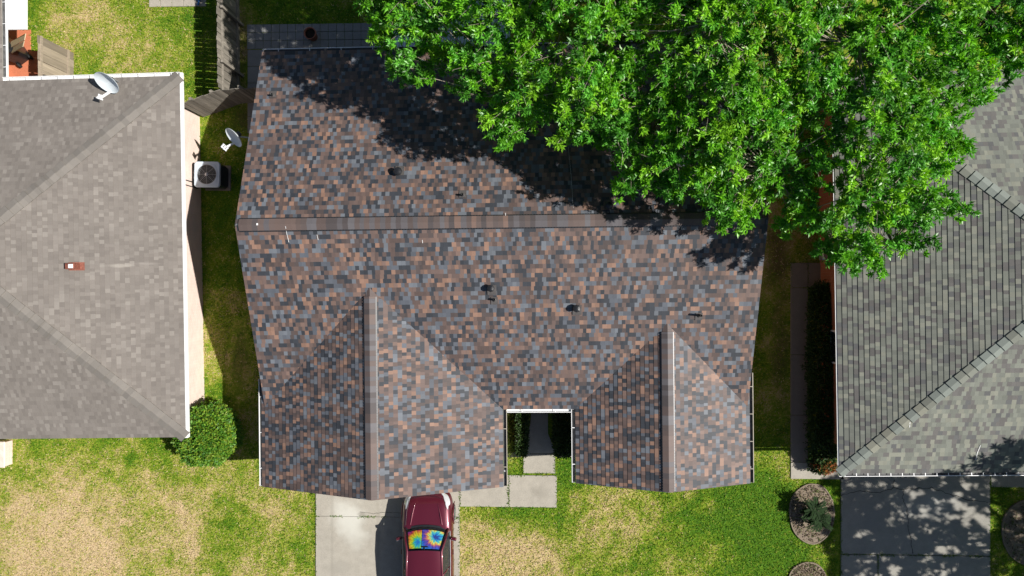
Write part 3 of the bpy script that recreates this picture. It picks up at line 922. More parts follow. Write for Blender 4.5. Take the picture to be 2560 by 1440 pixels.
# gas meter and pipes on the shaded wall
q = loc_r(at(2050, 640, .9)); xw = .55
g = MB(); g.box((xw - .17, q.y + .0, .75), (.22, .28, .36), bev=.04); g.lathe([(.09, 0), (.09, .1), (.001, .12)], 14, (xw - .17, q.y + .28, .72)); mt = g.build('gas_meter', 'galv', right)
g = MB(); g.tube([(xw - .17, q.y + .12, .93), (xw - .17, q.y + .12, 1.1), (xw - .17, q.y + .28, 1.1), (xw - .17, q.y + .28, .0)], .02, 8); g.build('meter_pipe', 'galv', mt)
q = loc_r(at(2045, 586, 1.2))
g = MB(); g.box((xw - .1, q.y, 1.2), (.2, .26, .3), bev=.02); g.tube([(xw - .12, q.y - .05, 1.05), (xw - .14, q.y - .45, .9), (xw - .14, q.y - .45, .3)], .022, 8); g.build('meter_box', 'white', right)

# patio cover behind the middle house, under the tree
pc = empty('patio_cover', (0, 0, 0), 0, label='pale corrugated patio cover behind the middle house, half hidden under the tree', cat='patio cover')
c0, c1 = at(985, 118, 2.75), at(1275, 118, 2.75)
mb = MB()
mb.grid(lambda u, v: Vector((c0.x + (c1.x - c0.x) * u, c0.y + v * 3.0, 2.78 - v * .22 + .016 * math.sin(u * 2 * math.pi * 34))), 272, 2)
M['corrug'] = plain('skylit_white_sheet', (0.55, 0.62, 0.68), 0.3, 0.1, 0.5, 0.12, 2)  # white sheet with the blue of the skylight mixed into its colour
mb.build('corrugated_sheet', 'corrug', pc)
for x in (c0.x + .1, (c0.x + c1.x) / 2, c1.x - .1):
    b = MB(); b.beam((x, c0.y + 2.8, 0), (x, c0.y + 2.8, 2.5), .1, .1); b.build('post', 'white', pc)
    b = MB(); b.beam((x, c0.y, 2.70), (x, c0.y + 3, 2.48), .06, .1); b.build('rafter', 'white', pc)

# brick pier of the left house's porch at the bottom left
pb = MB(); q = at(4, 1137, .45)
pb.box((q.x - .42, q.y, .2), (1.0, .9, .4), bev=.02); pb.box((q.x - .42, q.y, .43), (1.06, .96, .06), bev=.02)
tag(pb.build('brick_pier', 'brick_left'), 'pale brick pier at the left edge beside the dry lawn, below the taupe roof', 'brick pier')


# ------------------------------------------------------------------ fences
def fence(name, a, b, h, mat, face, label, rails=(.28, .5 + 1.0), wp=.14, lean=0.0, posts=3, postmat=None):
    """vertical picket fence from a to b; rails and posts on the `face` side"""
    a, b = Vector((*a, 0)), Vector((*b, 0)); d = (b - a); L = d.length; d.normalize(); n = Vector((-d.y, d.x, 0)) * face
    ob = empty(name, a, 0, label=label, cat='fence', group='weathered wooden fences')
    mb = MB(); mb.col = []; k = int(L / (wp + .008)); w = L / k
    for i in range(k):
        i0 = len(mb.v); hh = h + random.uniform(-.05, .04); t = random.uniform(-.015, .015)
        p = d * (i + .5) * w + n * random.uniform(-.006, .006)
        mb.beam(p + Vector((0, 0, .03)), p + d * t + n * lean + Vector((0, 0, hh)), w - random.uniform(.004, .017), .018, up=n)
        mb.col.append((i0, len(mb.v), random.uniform(.6, 1.2)))
    mb.build('picket_panel', mat, ob, plank=True)
    for z in rails:
        r = MB(); r.beam(n * (.035 + lean * z / h) + Vector((0, 0, z)), d * L + n * (.035 + lean * z / h) + Vector((0, 0, z)), .04, .09); r.build('rail', postmat or mat, ob, plank=True)
    for i in range(posts):
        q = d * (L * (i + .5) / posts) + n * .105
        r = MB(); r.beam(q, q + Vector((0, 0, h - .1)), .09, .09, up=n); r.build('post', postmat or mat, ob, plank=True)
    return ob


fence('picket_fence', (-10.97, 6.92), (-11.05, 14.5), 1.82, 'fence', -1, 'long grey picket fence running to the top edge, casting a striped shadow', posts=4)
fence('gate_fence', (-12.35, 6.36), (-10.90, 6.86), 1.78, 'fence', 1, 'short grey slatted fence joining the left house to the long picket fence', posts=2)
fence('gate_fence', (-10.88, 6.86), (-8.55, 6.98), 1.76, 'fence', 1, 'grey slatted gate panel half in shade, reaching under the brown roof of the middle house', posts=2)
lf = fence('plank_fence', (-17.32, 6.2), (-17.30, 8.80), 1.85, 'fence_tan', -1, 'short tan plank fence beside the red patio behind the left house', rails=(.35, 1.74), wp=.27, posts=1)

bd = MB(); bd.col = []
a_, b_ = at(24, 116, 1.2), at(58, 82, 1.75)
bd.beam(at(63, 92, 1.72), at(27, 112, .95), .24, .025, up=(.3, .1, 1)); bd.beam(at(59, 110, 1.70), at(31, 126, .98), .22, .025, up=(.3, .1, 1))
bd.col = [(0, 8, 1.15), (8, 16, .85)]
tag(bd.build('wooden_board', 'board', plank=True), 'pale raw boards leaning from the tan plank fence onto the black bin', 'board')

# white metal roof at the top left
wr_ = empty('carport', (0, 0, 0), 0, label='bright white flat metal patio roof at the top left corner', cat='carport')
q = at(68, 74, 2.3)
mb = MB(); mb.box((q.x - 1.9, q.y + 2.0, 2.3), (3.8, 4.0, .06), bev=.01)
for i in range(12): mb.box((q.x - .16 - i * .32, q.y + 2.0, 2.34), (.03, 3.96, .03))
mb.build('roof_panel', 'white', wr_)
for (x, y) in ((q.x - .4, q.y + 3.8), (q.x - 3.6, q.y + .15), (q.x - 3.6, q.y + 3.8)):
    b = MB(); b.beam((x, y, 0), (x, y, 2.27), .08, .08); b.build('post', 'white', wr_)

# black bin beside the plank fence
bn = empty('trash_bin', at(36, 128, .5) * 1, R(35), label='black wheeled bin on the red patio behind the left house', cat='bin')
bn.location.z = .03; bn.location.x -= .05
mb = MB(); mb.box((0, 0, .5), (.50, .56, .96), taper=1.12); mb.build('bin_body', 'black_plastic', bn)
mb = MB(); mb.grid(lambda u, v: Vector(((u - .5) * .62, (v - .5) * .72, 1.0 + .07 * (1 - (2 * u - 1) ** 2) * (1 - (2 * v - 1) ** 4))), 8, 8); mb.build('lid', 'black_plastic', bn)
for s in (-1, 1):
    mb = MB(); mb.lathe([(.001, -.03), (.11, -.03), (.11, .03), (.001, .03)], 16, (s * .26, -.3, .12), rot=Matrix.Rotation(R(90), 3, 'Y')); mb.build('wheel', 'rubber', bn)


# ------------------------------------------------------------------ satellite dishes
def dish(loc, az_vec, elev, rx, ry, label, mast, lnbs):
    root = empty('satellite_dish', loc, 0, label=label, cat='satellite dish', group='satellite dishes')
    h = Vector((az_vec[0], az_vec[1], 0)).normalized()
    n = h * math.cos(elev) + Vector((0, 0, math.sin(elev)))
    s = Vector((0, 0, 1)).cross(n).normalized(); u = n.cross(s)
    c = Vector((0, 0, 0))
    def srf(k, a, off=0.0): return c + s * rx * k * math.cos(a) + u * ry * k * math.sin(a) + n * (.13 * k * k * rx / .4 - .13 * rx / .4 + off)
    mb = MB()
    mb.grid(lambda a, k: srf(k + .001, 2 * math.pi * a), 40, 8); mb.grid(lambda a, k: srf(1 - k + .001, 2 * math.pi * a, -.012), 40, 8)
    mb.grid(lambda a, k: srf(1.0, 2 * math.pi * a, -.012 * (1 - k) + .004) * (1 + .0), 40, 1)
    mb.build('reflector', 'dish', root)
    foot = srf(.98, -math.pi / 2) - n * .03
    tip = c + n * rx * 1.15 - u * ry * .75
    b = MB(); b.beam(foot - n * .06, tip, .05, .06); b.build('feed_arm', 'white', root)
    lb = MB(); lb.box(tip, (.05, .05, .05)); lb.beam(tip - s * .11, tip + s * .11, .05, .035)
    lo = lb.build('feed_bracket', 'white', root)
    for i in range(lnbs):
        o = (i - (lnbs - 1) / 2) * .085
        back = (c - tip).normalized()
        q = MB(); q.tube([tip + s * o - back * .03 + u * .03, tip + s * o + back * .06 + u * .03, tip + s * o + back * .11 + u * .03], [.03, .03, .042], 12); q.build('feed_horn', 'white', lo)
    m = MB(); m.tube([-n * .2] + [Vector(p) for p in mast], .024, 10); m.build('mast', 'galv', root)
    m = MB(); m.box(-n * .215, (.14, .14, .10), Matrix((s, u, n)).transposed()); m.build('mount_bracket', 'vent_metal', root)
    return root


q = at(266, 207, 3.25)
dish(q, (-.33, -.95), R(38), .42, .39, 'grey satellite dish on the taupe roof of the left house, beside its rear gutter', [(-.02 + .05, .22, -.25), (.05, .2, -.62)], 2)
q = at(584, 344, 2.75)
fx = (Matrix.Rotation(A0, 3, 'Z') @ Vector((XL, on_main(600, 350).y, 0)) + H0)
dish(q, (-.66, -.75), R(33), .36, .34, 'grey satellite dish hung off the left edge of the brown roof, above the shaded strip', [(.15, .05, -.1), (fx.x - q.x + .05, -.02, -.16)], 3)

# ------------------------------------------------------------------ air conditioner
q = at(517, 436, .86)
ac = empty('air_conditioner', (q.x, q.y, 0), R(-1), label='square air conditioning condenser with round fan grille beside the left house', cat='air conditioner')
mb = MB(); mb.box((.03, -.0, .03), (.95, .93, .06), bev=.01); mb.build('pad', 'concrete_brown', ac)
mb = MB(); mb.box((0, 0, .44), (.84, .84, .76), bev=.09)
for i in range(22):
    for (dx_, dy_, a) in ((0, 1, 0), (0, -1, 0), (1, 0, 1), (-1, 0, 1)):
        mb.box((dx_ * .425, dy_ * .425, .10 + i * .032), (.66 if not a else .012, .66 if a else .012, .012))
mb.build('cabinet', 'vent_metal', ac)
M['ac_top'] = plain('pale_grey_enamel', (0.52, 0.60, 0.68), 0.45, 0, 0.4, 0.05)


def ring_cover(u, v):
    a = 2 * math.pi * u; k = 1 / max(abs(math.cos(a)), abs(math.sin(a)))
    hx = .46; rr = min(hx * k, hx * 1.31)
    # rounded square outer edge, circular hole
    r = .355 + (rr - .355) * min(1, v * 1.25)
    z = .86 - (0.0 if v < .8 else (v - .8) * .5) + (.012 if v < .25 else 0)
    return Vector((r * math.cos(a), r * math.sin(a), z))


mb = MB(); mb.grid(ring_cover, 64, 10); top = mb.build('top_cover', 'ac_top', ac)
mb = MB()
for r in (.07, .12, .17, .22, .27, .32, .35):
    mb.tube([(r * math.cos(t), r * math.sin(t), .885 - r * .05) for t in np.linspace(0, 2 * math.pi, 33)], .0035 if r < .34 else .006, 5, cap=False)
for i in range(8):
    t = i * math.pi / 4; mb.tube([(.06 * math.cos(t), .06 * math.sin(t), .888), (.36 * math.cos(t), .36 * math.sin(t), .868)], .006, 5)
mb.lathe([(.001, .90), (.06, .897), (.065, .88)], 20)
mb.build('fan_grille', 'galv', ac)
mb = MB(); mb.lathe([(.001, .70), (.09, .70), (.09, .62)], 20)
for i in range(4):
    a = i * math.pi / 2 + .35
    mb.grid(lambda u, v: Vector(((.08 + u * .24) * math.cos(a + (v - .5) * .95), (.08 + u * .24) * math.sin(a + (v - .5) * .95), .66 + (v - .5) * .1)), 4, 5)
mb.build('fan', 'galv', ac)
mb = MB(); mb.lathe([(.34, .83), (.34, .45), (.001, .45)], 28); mb.build('fan_well', 'black_plastic', ac)
mb = MB(); mb.tube([(-.4, -.2, .3), (-.55, -.22, .32), (-.62, -.25, .5), (-.64, -.25, 1.1)], .022, 8); mb.build('refrigerant_line', 'black_plastic', ac)

# ------------------------------------------------------------------ flower pot
q = at(775, 83, .42)
pot = empty('flower_pot', (q.x, q.y, .03), 0, label='round terracotta pot of soil standing on the shaded grey pavers', cat='flower pot')
mb = MB(); mb.lathe([(.001, 0), (.15, 0), (.205, .36), (.225, .36), (.225, .42), (.195, .42), (.19, .36), (.185, .30)], 32); mb.build('pot', 'terracotta', pot)
mb = MB(); mb.lathe([(.19, .31), (.12, .33), (.001, .335)], 24); mb.build('soil', 'soil', pot)

# garden chairs at the top edge
M['chair_frame'] = plain('dark_chair_metal', (0.04, 0.045, 0.06), 0.4, 0.4)
ch = empty('patio_chair', (*at(405, -32, 0).xy, .04), R(170), label='navy patio chair just above the frame, left one on the pale tile patio', cat='chair', group='patio chairs')
mb = MB(); mb.box((0, 0, .43), (.6, .58, .08), bev=.03); mb.build('seat', 'navy', ch)
mb = MB(); mb.box((0, .3, .72), (.6, .08, .6), Matrix.Rotation(R(-10), 3, 'X'), bev=.03); mb.build('backrest', 'navy', ch)
for sx in (-1, 1):
    for sy in (-1, 1):
        mb = MB(); mb.beam((sx * .28, sy * .25, 0), (sx * .26, sy * .24, .42), .03, .03); mb.build('leg', 'chair_frame', ch)
    mb = MB(); mb.beam((sx * .31, -.27, .64), (sx * .31, .3, .64), .04, .03); mb.build('armrest', 'chair_frame', ch)
c2 = copy_tree(ch); c2.location = (*at(478, -34, 0).xy, .04); c2['label'] = 'navy patio chair just above the frame, nearer the long picket fence'
b_ = MB(); b_.tube([at(497, -3, .1), at(497, 6, .12), at(494, 12, .1)], [.035, .03, .045], 10)
b_.beam(at(488, -2, .1), at(506, -2, .1), .05, .05)
tag(b_.build('toy_shovel', 'blue'), 'small bright blue plastic shovel lying on the pale tile patio', 'toy')

# ------------------------------------------------------------------ planting beds
MULCH = []


def bed(px, py, rx_px, ry_px, label, rz=0, edge='mulch'):
    c = at(px, py, .04); rx, ry = rx_px / 68.3, ry_px / 68.3
    o = empty('planting_bed', (c.x, c.y, 0), rz, label=label, cat='planting bed', group='oval planting beds')
    rr = [1 + .05 * mnoise.noise((math.cos(t) * 1.5 + px, math.sin(t) * 1.5, 0)) for t in np.linspace(0, 2 * math.pi, 49)[:-1]]
    mb = MB(); mb.grid(lambda u, v: Vector((rx * v * math.cos(2 * math.pi * u) * rr[int(u * 48) % 48], ry * v * math.sin(2 * math.pi * u) * rr[int(u * 48) % 48], .045 + .05 * (1 - v * v) + .012 * mnoise.noise((u * 30, v * 14, px))) if v > 0 else Vector((0, 0, .1))), 48, 10)
    mb.build('soil', 'mulch', o)
    n_ = 900; a_ = RNG.uniform(0, 6.283, n_); k_ = np.sqrt(RNG.uniform(0, .93, n_))
    pos = np.stack([rx * k_ * np.cos(a_), ry * k_ * np.sin(a_), .065 + .05 * (1 - k_ ** 2)], 1)
    dd = RNG.normal(size=(n_, 3)); dd[:, 2] *= .25; nn = RNG.normal(size=(n_, 3)) * .3; nn[:, 2] += 1
    MULCH.append((o, pos, dd, nn))
    mb = MB(); prof = [(-.02, -.02), (-.02, .07), (.025, .07), (.025, -.02)]; n = 48
    vs = []; fs = []
    for i in range(n):
        t = 2 * math.pi * i / n; k = rr[i]
        for (dr, z) in prof: vs.append(((rx * k + dr) * math.cos(t), (ry * k + dr) * math.sin(t), z))
    for i in range(n):
        for j in range(3): fs.append((i * 4 + j, ((i + 1) % n) * 4 + j, ((i + 1) % n) * 4 + j + 1, i * 4 + j + 1))
    mb.raw(vs, fs); mb.build('edging', edge, o)
    BLOCK.append((c.x - rx * .8, c.x + rx * .8, c.y - ry * .8, c.y + ry * .8))
    return o


bed(2030, 1283, 54, 73, 'oval dry soil bed with a dark spiky plant, left of the grey driveway')
bed(2020, 1446, 44, 38, 'small soil bed cut by the bottom edge, below the bed with the spiky plant')
bed(2580, 1330, 72, 80, 'shaded soil bed at the right edge beyond the grey driveway', edge='mulch')


# ------------------------------------------------------------------ foliage
def leaf_object(name, pos, dirs, nrm, L, W, tint, mat, parent=None, droop=0.12):
    n = len(pos)
    dirs = dirs / np.maximum(np.linalg.norm(dirs, axis=1, keepdims=True), 1e-6)
    side = np.cross(dirs, nrm); side /= np.maximum(np.linalg.norm(side, axis=1, keepdims=True), 1e-6)
    up = np.cross(side, dirs)
    L = L[:, None]; W = W[:, None]
    v = np.empty((n, 4, 3), np.float32)
    v[:, 0] = pos
    v[:, 1] = pos + dirs * L * .48 + side * W * .5 + up * W * .14
    v[:, 2] = pos + dirs * L - up * L * droop
    v[:, 3] = pos + dirs * L * .48 - side * W * .5 + up * W * .14
    me = bpy.data.meshes.new(name)
    me.vertices.add(4 * n); me.vertices.foreach_set('co', v.ravel())
    me.loops.add(4 * n); me.loops.foreach_set('vertex_index', np.arange(4 * n, dtype=np.int32))
    me.polygons.add(n); me.polygons.foreach_set('loop_start', np.arange(0, 4 * n, 4, dtype=np.int32)); me.polygons.foreach_set('loop_total', np.full(n, 4, np.int32))
    a = me.attributes.new('tint', 'FLOAT_COLOR', 'POINT')
    c = np.ones((n, 4, 4), np.float32); c[:, :, :3] = tint[:, None, :]
    a.data.foreach_set('color', c.ravel())
    me.materials.append(M[mat]); me.update(); me.validate()
    o = bpy.data.objects.new(name, me); COL.objects.link(o)
    if parent: o.parent = parent
    return o


def rand_dirs(n):
    d = RNG.normal(size=(n, 3)); return d / np.linalg.norm(d, axis=1, keepdims=True)


def tufts(centres, axes, per, Lr, Wr, cols, spread=.9, back=.0):
    """whorls of leaves round shoots; returns arrays for leaf_object"""
    n = len(centres); c = np.repeat(centres, per, 0); ax = np.repeat(axes, per, 0); m = n * per
    d = ax * RNG.uniform(.25, 1.1, (m, 1)) + rand_dirs(m) * spread; d[:, 2] += .15
    d /= np.linalg.norm(d, axis=1, keepdims=True)
    L = RNG.uniform(*Lr, m); W = RNG.uniform(*Wr, m)
    pos = c + ax * RNG.uniform(-.09, .06, (m, 1)) + rand_dirs(m) * .035
    nr = rand_dirs(m) * .65; nr[:, 2] += 1.0
    tint = np.repeat(cols, per, 0) * RNG.uniform(.75, 1.25, (m, 1))
    return pos, d, nr, L, W, tint


def inside(poly, x, y):
    r = False; n = len(poly)
    for i in range(n):
        (x0, y0), (x1, y1) = poly[i], poly[(i + 1) % n]
        if (y0 > y) != (y1 > y) and x < (x1 - x0) * (y - y0) / (y1 - y0) + x0: r = not r
    return r


def edge_dist(poly, x, y):
    b = 1e9
    for i in range(len(poly)):
        (x0, y0), (x1, y1) = poly[i], poly[(i + 1) % len(poly)]
        dx, dy = x1 - x0, y1 - y0; t = max(0, min(1, ((x - x0) * dx + (y - y0) * dy) / (dx * dx + dy * dy + 1e-9)))
        b = min(b, math.hypot(x - x0 - dx * t, y - y0 - dy * t))
    return b


def tree(name, label, group, base, poly, z_edge, z_top, z_low, density, trunk_h, extra_tips=(), trunk_r=.33, per=24, gap=.0, greens=None, Lr=(.11, .19), Wr=(.036, .058), rnd=5):
    """broad tree: trunk, limbs, and a crown of leafy sprays filling the volume under a domed outline"""
    rg = random.Random(rnd)
    root = empty(name, (*base, 0), 0, label=label, cat='tree', group=group)
    B = Vector((*base, 0))
    xs = [p[0] for p in poly]; ys = [p[1] for p in poly]
    area = (max(xs) - min(xs)) * (max(ys) - min(ys))
    sprays = []
    def topz(x, y, d): return z_edge + (z_top - z_edge) * (1 - math.exp(-d / 2.2)) + .75 * mnoise.noise((x * .55, y * .55, rnd)) + .45 * mnoise.noise((x * 1.3, y * 1.3, rnd + 3))
    for _ in range(int(area * density)):
        x, y = rg.uniform(min(xs), max(xs)), rg.uniform(min(ys), max(ys))
        if not inside(poly, x, y): continue
        if mnoise.noise((x * .8, y * .8, rnd + 9)) < -.62 + gap: continue
        d = edge_dist(poly, x, y); zt = topz(x, y, d)
        k = rg.random()
        z = zt - (rg.uniform(0, .45) if k < .62 else rg.uniform(.45, max(.6, zt - z_low)))
        sprays.append((x, y, z, d))
    # limbs
    limbs = []
    fork = B + Vector((0, 0, trunk_h))
    nl = 13
    for i in range(nl):
        best = None
        for _ in range(40):
            s = rg.choice(sprays); m_ = min([math.hypot(s[0] - l[-1].x, s[1] - l[-1].y) for l in limbs] + [math.hypot(s[0] - B.x, s[1] - B.y) * .8])
            if best is None or m_ > best[0]: best = (m_, s)
        s = best[1]; e = Vector((s[0], s[1], s[2] - .5)); pts = [fork + Vector((rg.uniform(-.1, .1), rg.uniform(-.1, .1), rg.uniform(-.5, .2)))]
        for k in range(1, 7):
            t = k / 6; p = fork.lerp(e, t); p.z = fork.z + (e.z - fork.z) * t ** .75
            p += Vector((rg.uniform(-.25, .25), rg.uniform(-.25, .25), rg.uniform(-.15, .15))) * (1 if k < 6 else 0); pts.append(p)
        limbs.append(pts)
        mb = MB(); mb.tube([p - B for p in pts], [trunk_r * .42 * (1 - .82 * (k / 6)) for k in range(7)], 8, cap=False); mb.build('limb', 'bark', root)
    mb = MB()
    zz = np.linspace(0, trunk_h + .2, 7)
    mb.tube([(rg.uniform(-.05, .05), rg.uniform(-.05, .05), z) for z in zz], [trunk_r * (1.5 if i == 0 else 1.12 - .04 * i) for i in range(7)], 14); mb.build('trunk', 'bark', root)
    nodes = np.array([p for l in limbs for p in l[1:]])
    C, AX, CL = [], [], []
    tw = MB()
    cen = Vector((sum(xs) / len(xs), sum(ys) / len(ys), 0))
    G = greens or [(.155, .43, .017), (.115, .35, .017), (.23, .50, .024), (.07, .25, .022), (.115, .37, .035)]
    for (x, y, z, d) in sprays:
        p = np.array((x, y, z)); dd = nodes - p; nd = nodes[np.argmin((dd ** 2).sum(1) - .0)]
        out = np.array((x - nd[0], y - nd[1], 0)); far = np.array((x - B.x, y - B.y, 0)); far /= np.linalg.norm(far) + 1e-6
        out = out / (np.linalg.norm(out) + 1e-6) * .5 + far * .7 + np.array((rg.uniform(-.6, .6), rg.uniform(-.6, .6), 0))
        out /= np.linalg.norm(out) + 1e-6
        ln = rg.uniform(.45, 1.05); tip = p + out * ln * .55; tip[2] += rg.uniform(-.12, .18)
        if d < .6 and not inside(poly, tip[0], tip[1]): tip = p + out * .15
        st = p - out * ln * .45; st[2] -= rg.uniform(.05, .22)
        hue = rg.choice(G); br = rg.uniform(.8, 1.25)
        nt = rg.randint(5, 8)
        for k in range(nt):
            t = (k + .6) / nt; q = st + (tip - st) * t
            q = q + np.array((rg.gauss(0, .09), rg.gauss(0, .09), rg.gauss(0, .06)))
            ax = out * .7 + np.array((rg.uniform(-.8, .8), rg.uniform(-.8, .8), rg.uniform(.2, 1.0))); ax /= np.linalg.norm(ax)
            C.append(q); AX.append(ax); CL.append(np.array(hue) * br)
        if rg.random() < .55:
            mid = (nd + st) / 2 + np.array((rg.uniform(-.15, .15), rg.uniform(-.15, .15), rg.uniform(-.25, 0)))
            tw.tube([Vector(nd) - B, Vector(mid) - B, Vector(st) - B, Vector(tip) - B], [.022, .016, .010, .004], 4, cap=False)
        else:
            tw.tube([Vector(st) - B, Vector((st + tip) / 2) - B, Vector(tip) - B], [.010, .008, .004], 4, cap=False)
    C, AX, CL = np.array(C), np.array(AX), np.array(CL)
    C = C - np.array(B)
    arr = tufts(C, AX, per, Lr, Wr, CL)
    cr = leaf_object('crown', *arr, 'leaf', root)
    tw.build('twigs', 'twig', cr)
    print(name, len(sprays), 'sprays', len(arr[0]), 'leaves')
    return root


OUT = [(885, -40), (890, 15), (925, 45), (905, 85), (930, 110), (985, 100), (965, 140), (1010, 175), (1045, 190), (1075, 150), (1085, 115), (1130, 150), (1120, 215), (1150, 240), (1190, 215), (1240, 225), (1195, 290), (1255, 345), (1330, 300), (1400, 345),
       (1460, 335), (1500, 330), (1560, 395), (1545, 460), (1620, 450), (1690, 470), (1745, 485), (1790, 530), (1850, 550), (1900, 555), (1930, 515), (1985, 520), (2010, 585), (2075, 560), (2110, 610), (2105, 665), (2160, 670), (2230, 695), (2235, 655), (2200, 620), (2260, 615), (2315, 620), (2300, 560),
       (2340, 535), (2420, 545), (2400, 500), (2330, 490), (2360, 445), (2400, 390), (2490, 385), (2410, 350), (2380, 330), (2440, 320), (2400, 285), (2470, 285), (2450, 240), (2500, 235), (2530, 205), (2600, 220), (2680, 120), (2650, -60), (2500, -300), (2200, -480), (1700, -560), (1250, -560), (900, -480), (860, -300), (840, -170), (860, -70)]
OUTW = [at(a, b, 7.5) for a, b in OUT]
tree('shade_tree', 'huge bright green leafy tree spreading over the rear of the brown roof', None, (6.9, 10.4), [(p.x, p.y) for p in OUTW], 7.4, 9.8, 5.5, 17, 4.0, rnd=5, per=31, gap=.04, Lr=(.10, .17), Wr=(.031, .049))

# a tree standing out of frame to the right, throwing dappled shade on the grey driveway
RT = [(16.8, -7.4), (17.8, -5.4), (20.2, -4.2), (22.5, -3.2), (25.5, -4.0), (27, -8), (26, -12.5), (22, -14.5), (18.5, -13.6), (16.5, -11), (16.7, -9)]
tree('street_tree', 'leafy tree beyond the right edge, standing beside the grey driveway', None, (22.3, -9.2), RT, 6.6, 9.0, 5.6, 7.2, 3.2, rnd=14, per=20, gap=.16, trunk_r=.25, Lr=(.14, .24), Wr=(.05, .08))


def shrub(name, label, c, rx, ry, rz, n, L, W, cols, cat='shrub', group=None, inner=True, base_z=.1, mat='shrub_leaf', boxy=2.0, spread=.9, per=7):
    root = empty(name, (c[0], c[1], 0), 0, label=label, cat=cat, group=group)
    d = rand_dirs(n); d[:, 2] = np.where(d[:, 2] < -.35, -d[:, 2], d[:, 2])
    k = (np.abs(d) ** boxy).sum(1, keepdims=True) ** (1 / boxy)
    lump = np.array([1 + .17 * mnoise.noise((q[0] * 2.0 + c[0], q[1] * 2.0 + c[1], q[2] * 2.0)) + .12 * mnoise.noise((q[0] * 6, q[1] * 6 + c[1], q[2] * 6)) for q in d])[:, None]
    s = d / k * lump * np.where(RNG.random((n, 1)) < .75, RNG.uniform(.92, 1.0, (n, 1)), RNG.uniform(.6, .92, (n, 1)))
    pos = s * np.array((rx, ry, rz)) + np.array((0, 0, rz * .85 + base_z)); pos[:, 2] = np.maximum(pos[:, 2], .04)
    ax = d / np.array((rx, ry, rz)); ax /= np.linalg.norm(ax, axis=1, keepdims=True)
    cc = np.array([random.choice(cols) for _ in range(n)]) * RNG.uniform(.8, 1.2, (n, 1))
    arr = tufts(pos, ax, per, L, W, cc, spread)
    leaf_object('foliage', *arr, mat, root)
    mb = MB()
    for i in range(9):
        a = random.uniform(0, 6.28); r = random.uniform(.3, .75); h = rz * random.uniform(.9, 1.4) + base_z
        mb.tube([(0, 0, 0), (rx * r * .4 * math.cos(a), ry * r * .4 * math.sin(a), h * .5), (rx * r * math.cos(a), ry * r * math.sin(a), h)], [.03, .02, .01], 6)
    mb.build('stems', 'bark', root)
    return root


q = at(521, 1088, 1.0)
shrub('round_shrub', 'large round clipped green shrub at the front corner of the left house', (q.x, q.y), 1.03, 1.04, .95, 3600, (.07, .13), (.04, .065), [(.09, .22, .018), (.06, .17, .018), (.14, .26, .02), (.19, .27, .025)])
q = Vector((9.0, -11.55, 0))  # unseen shrub below the frame, added only for the shadow it casts
shrub('shadow_shrub', 'unseen green shrub added below the bottom edge to cast a shadow, near the small soil bed', (q.x, q.y), .8, .8, .8, 1500, (.07, .13), (.04, .065), [(.09, .22, .018), (.06, .17, .018)])
# hedges
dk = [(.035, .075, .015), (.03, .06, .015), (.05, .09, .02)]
hx = (at(2026, 900, 0).x + 10.22) / 2
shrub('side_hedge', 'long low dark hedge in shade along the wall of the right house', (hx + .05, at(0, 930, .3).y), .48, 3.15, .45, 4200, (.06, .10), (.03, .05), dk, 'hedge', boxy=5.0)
q = at(2062, 1160, .5)
shrub('red_leaved_shrub', 'small orange red leaved shrub on the pale step at the front of the dark hedge', (q.x, q.y), .36, .30, .36, 330, (.07, .12), (.02, .04), [(.34, .10, .03), (.42, .16, .04), (.20, .08, .03), (.08, .12, .03)], 'shrub')
cy = at(0, 1078, .3).y
a, b = at(1296, 1078, .3).x, at(1402, 1078, .3).x
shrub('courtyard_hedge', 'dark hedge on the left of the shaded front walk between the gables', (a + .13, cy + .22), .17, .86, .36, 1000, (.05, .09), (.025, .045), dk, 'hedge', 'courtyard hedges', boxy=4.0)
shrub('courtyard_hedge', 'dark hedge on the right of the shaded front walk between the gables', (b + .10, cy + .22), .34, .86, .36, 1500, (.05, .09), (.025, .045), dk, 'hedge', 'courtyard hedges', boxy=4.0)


def blades(n, fn, mat, name, Lr, Wr, cols, parent=None, lean=.5):
    pos = np.array([fn() for _ in range(n)]); d = RNG.normal(size=(n, 3)) * lean; d[:, 2] = np.abs(d[:, 2]) * .5 + .6
    nr = RNG.normal(size=(n, 3)); c = np.array([random.choice(cols) for _ in range(n)]) * RNG.uniform(.75, 1.25, (n, 1))
    return leaf_object(name, pos, d, nr, RNG.uniform(*Lr, n), RNG.uniform(*Wr, n), c, mat, parent, droop=.35)


# lit grassy border plant under the eave of the left gable
p0, p1 = at(1266, 1035, .4), at(1280, 1128, .4)
g = empty('border_grass', (0, 0, 0), 0, label='yellow green spiky border grass under the left gable gutter beside the dark hedge', cat='plant')
blades(1900, lambda: (random.uniform(p0.x - .20, p1.x + .06), random.uniform(p1.y, p0.y), .06), 'shrub_leaf', 'foliage', (.35, .65), (.012, .022), [(.20, .26, .05), (.28, .30, .09), (.13, .21, .03)], g, .55)
# stone edging pieces of the courtyard beds
for (x0_, x1_, lab) in ((1262, 1304, 'short stone edging at the left courtyard bed, partly sunlit'), (1394, 1432, 'short stone edging at the right courtyard bed')):
    a, b = at(x0_, 1136, .1), at(x1_, 1136, .1)
    e = MB(); k = 3
    for i in range(k): e.box((a.x + (i + .5) * (b.x - a.x) / k, a.y, .06), ((b.x - a.x) / k - .012, .19, .14), bev=.02)
    tag(e.build('stone_edging', 'concrete'), lab, 'edging', 'courtyard stone edging')

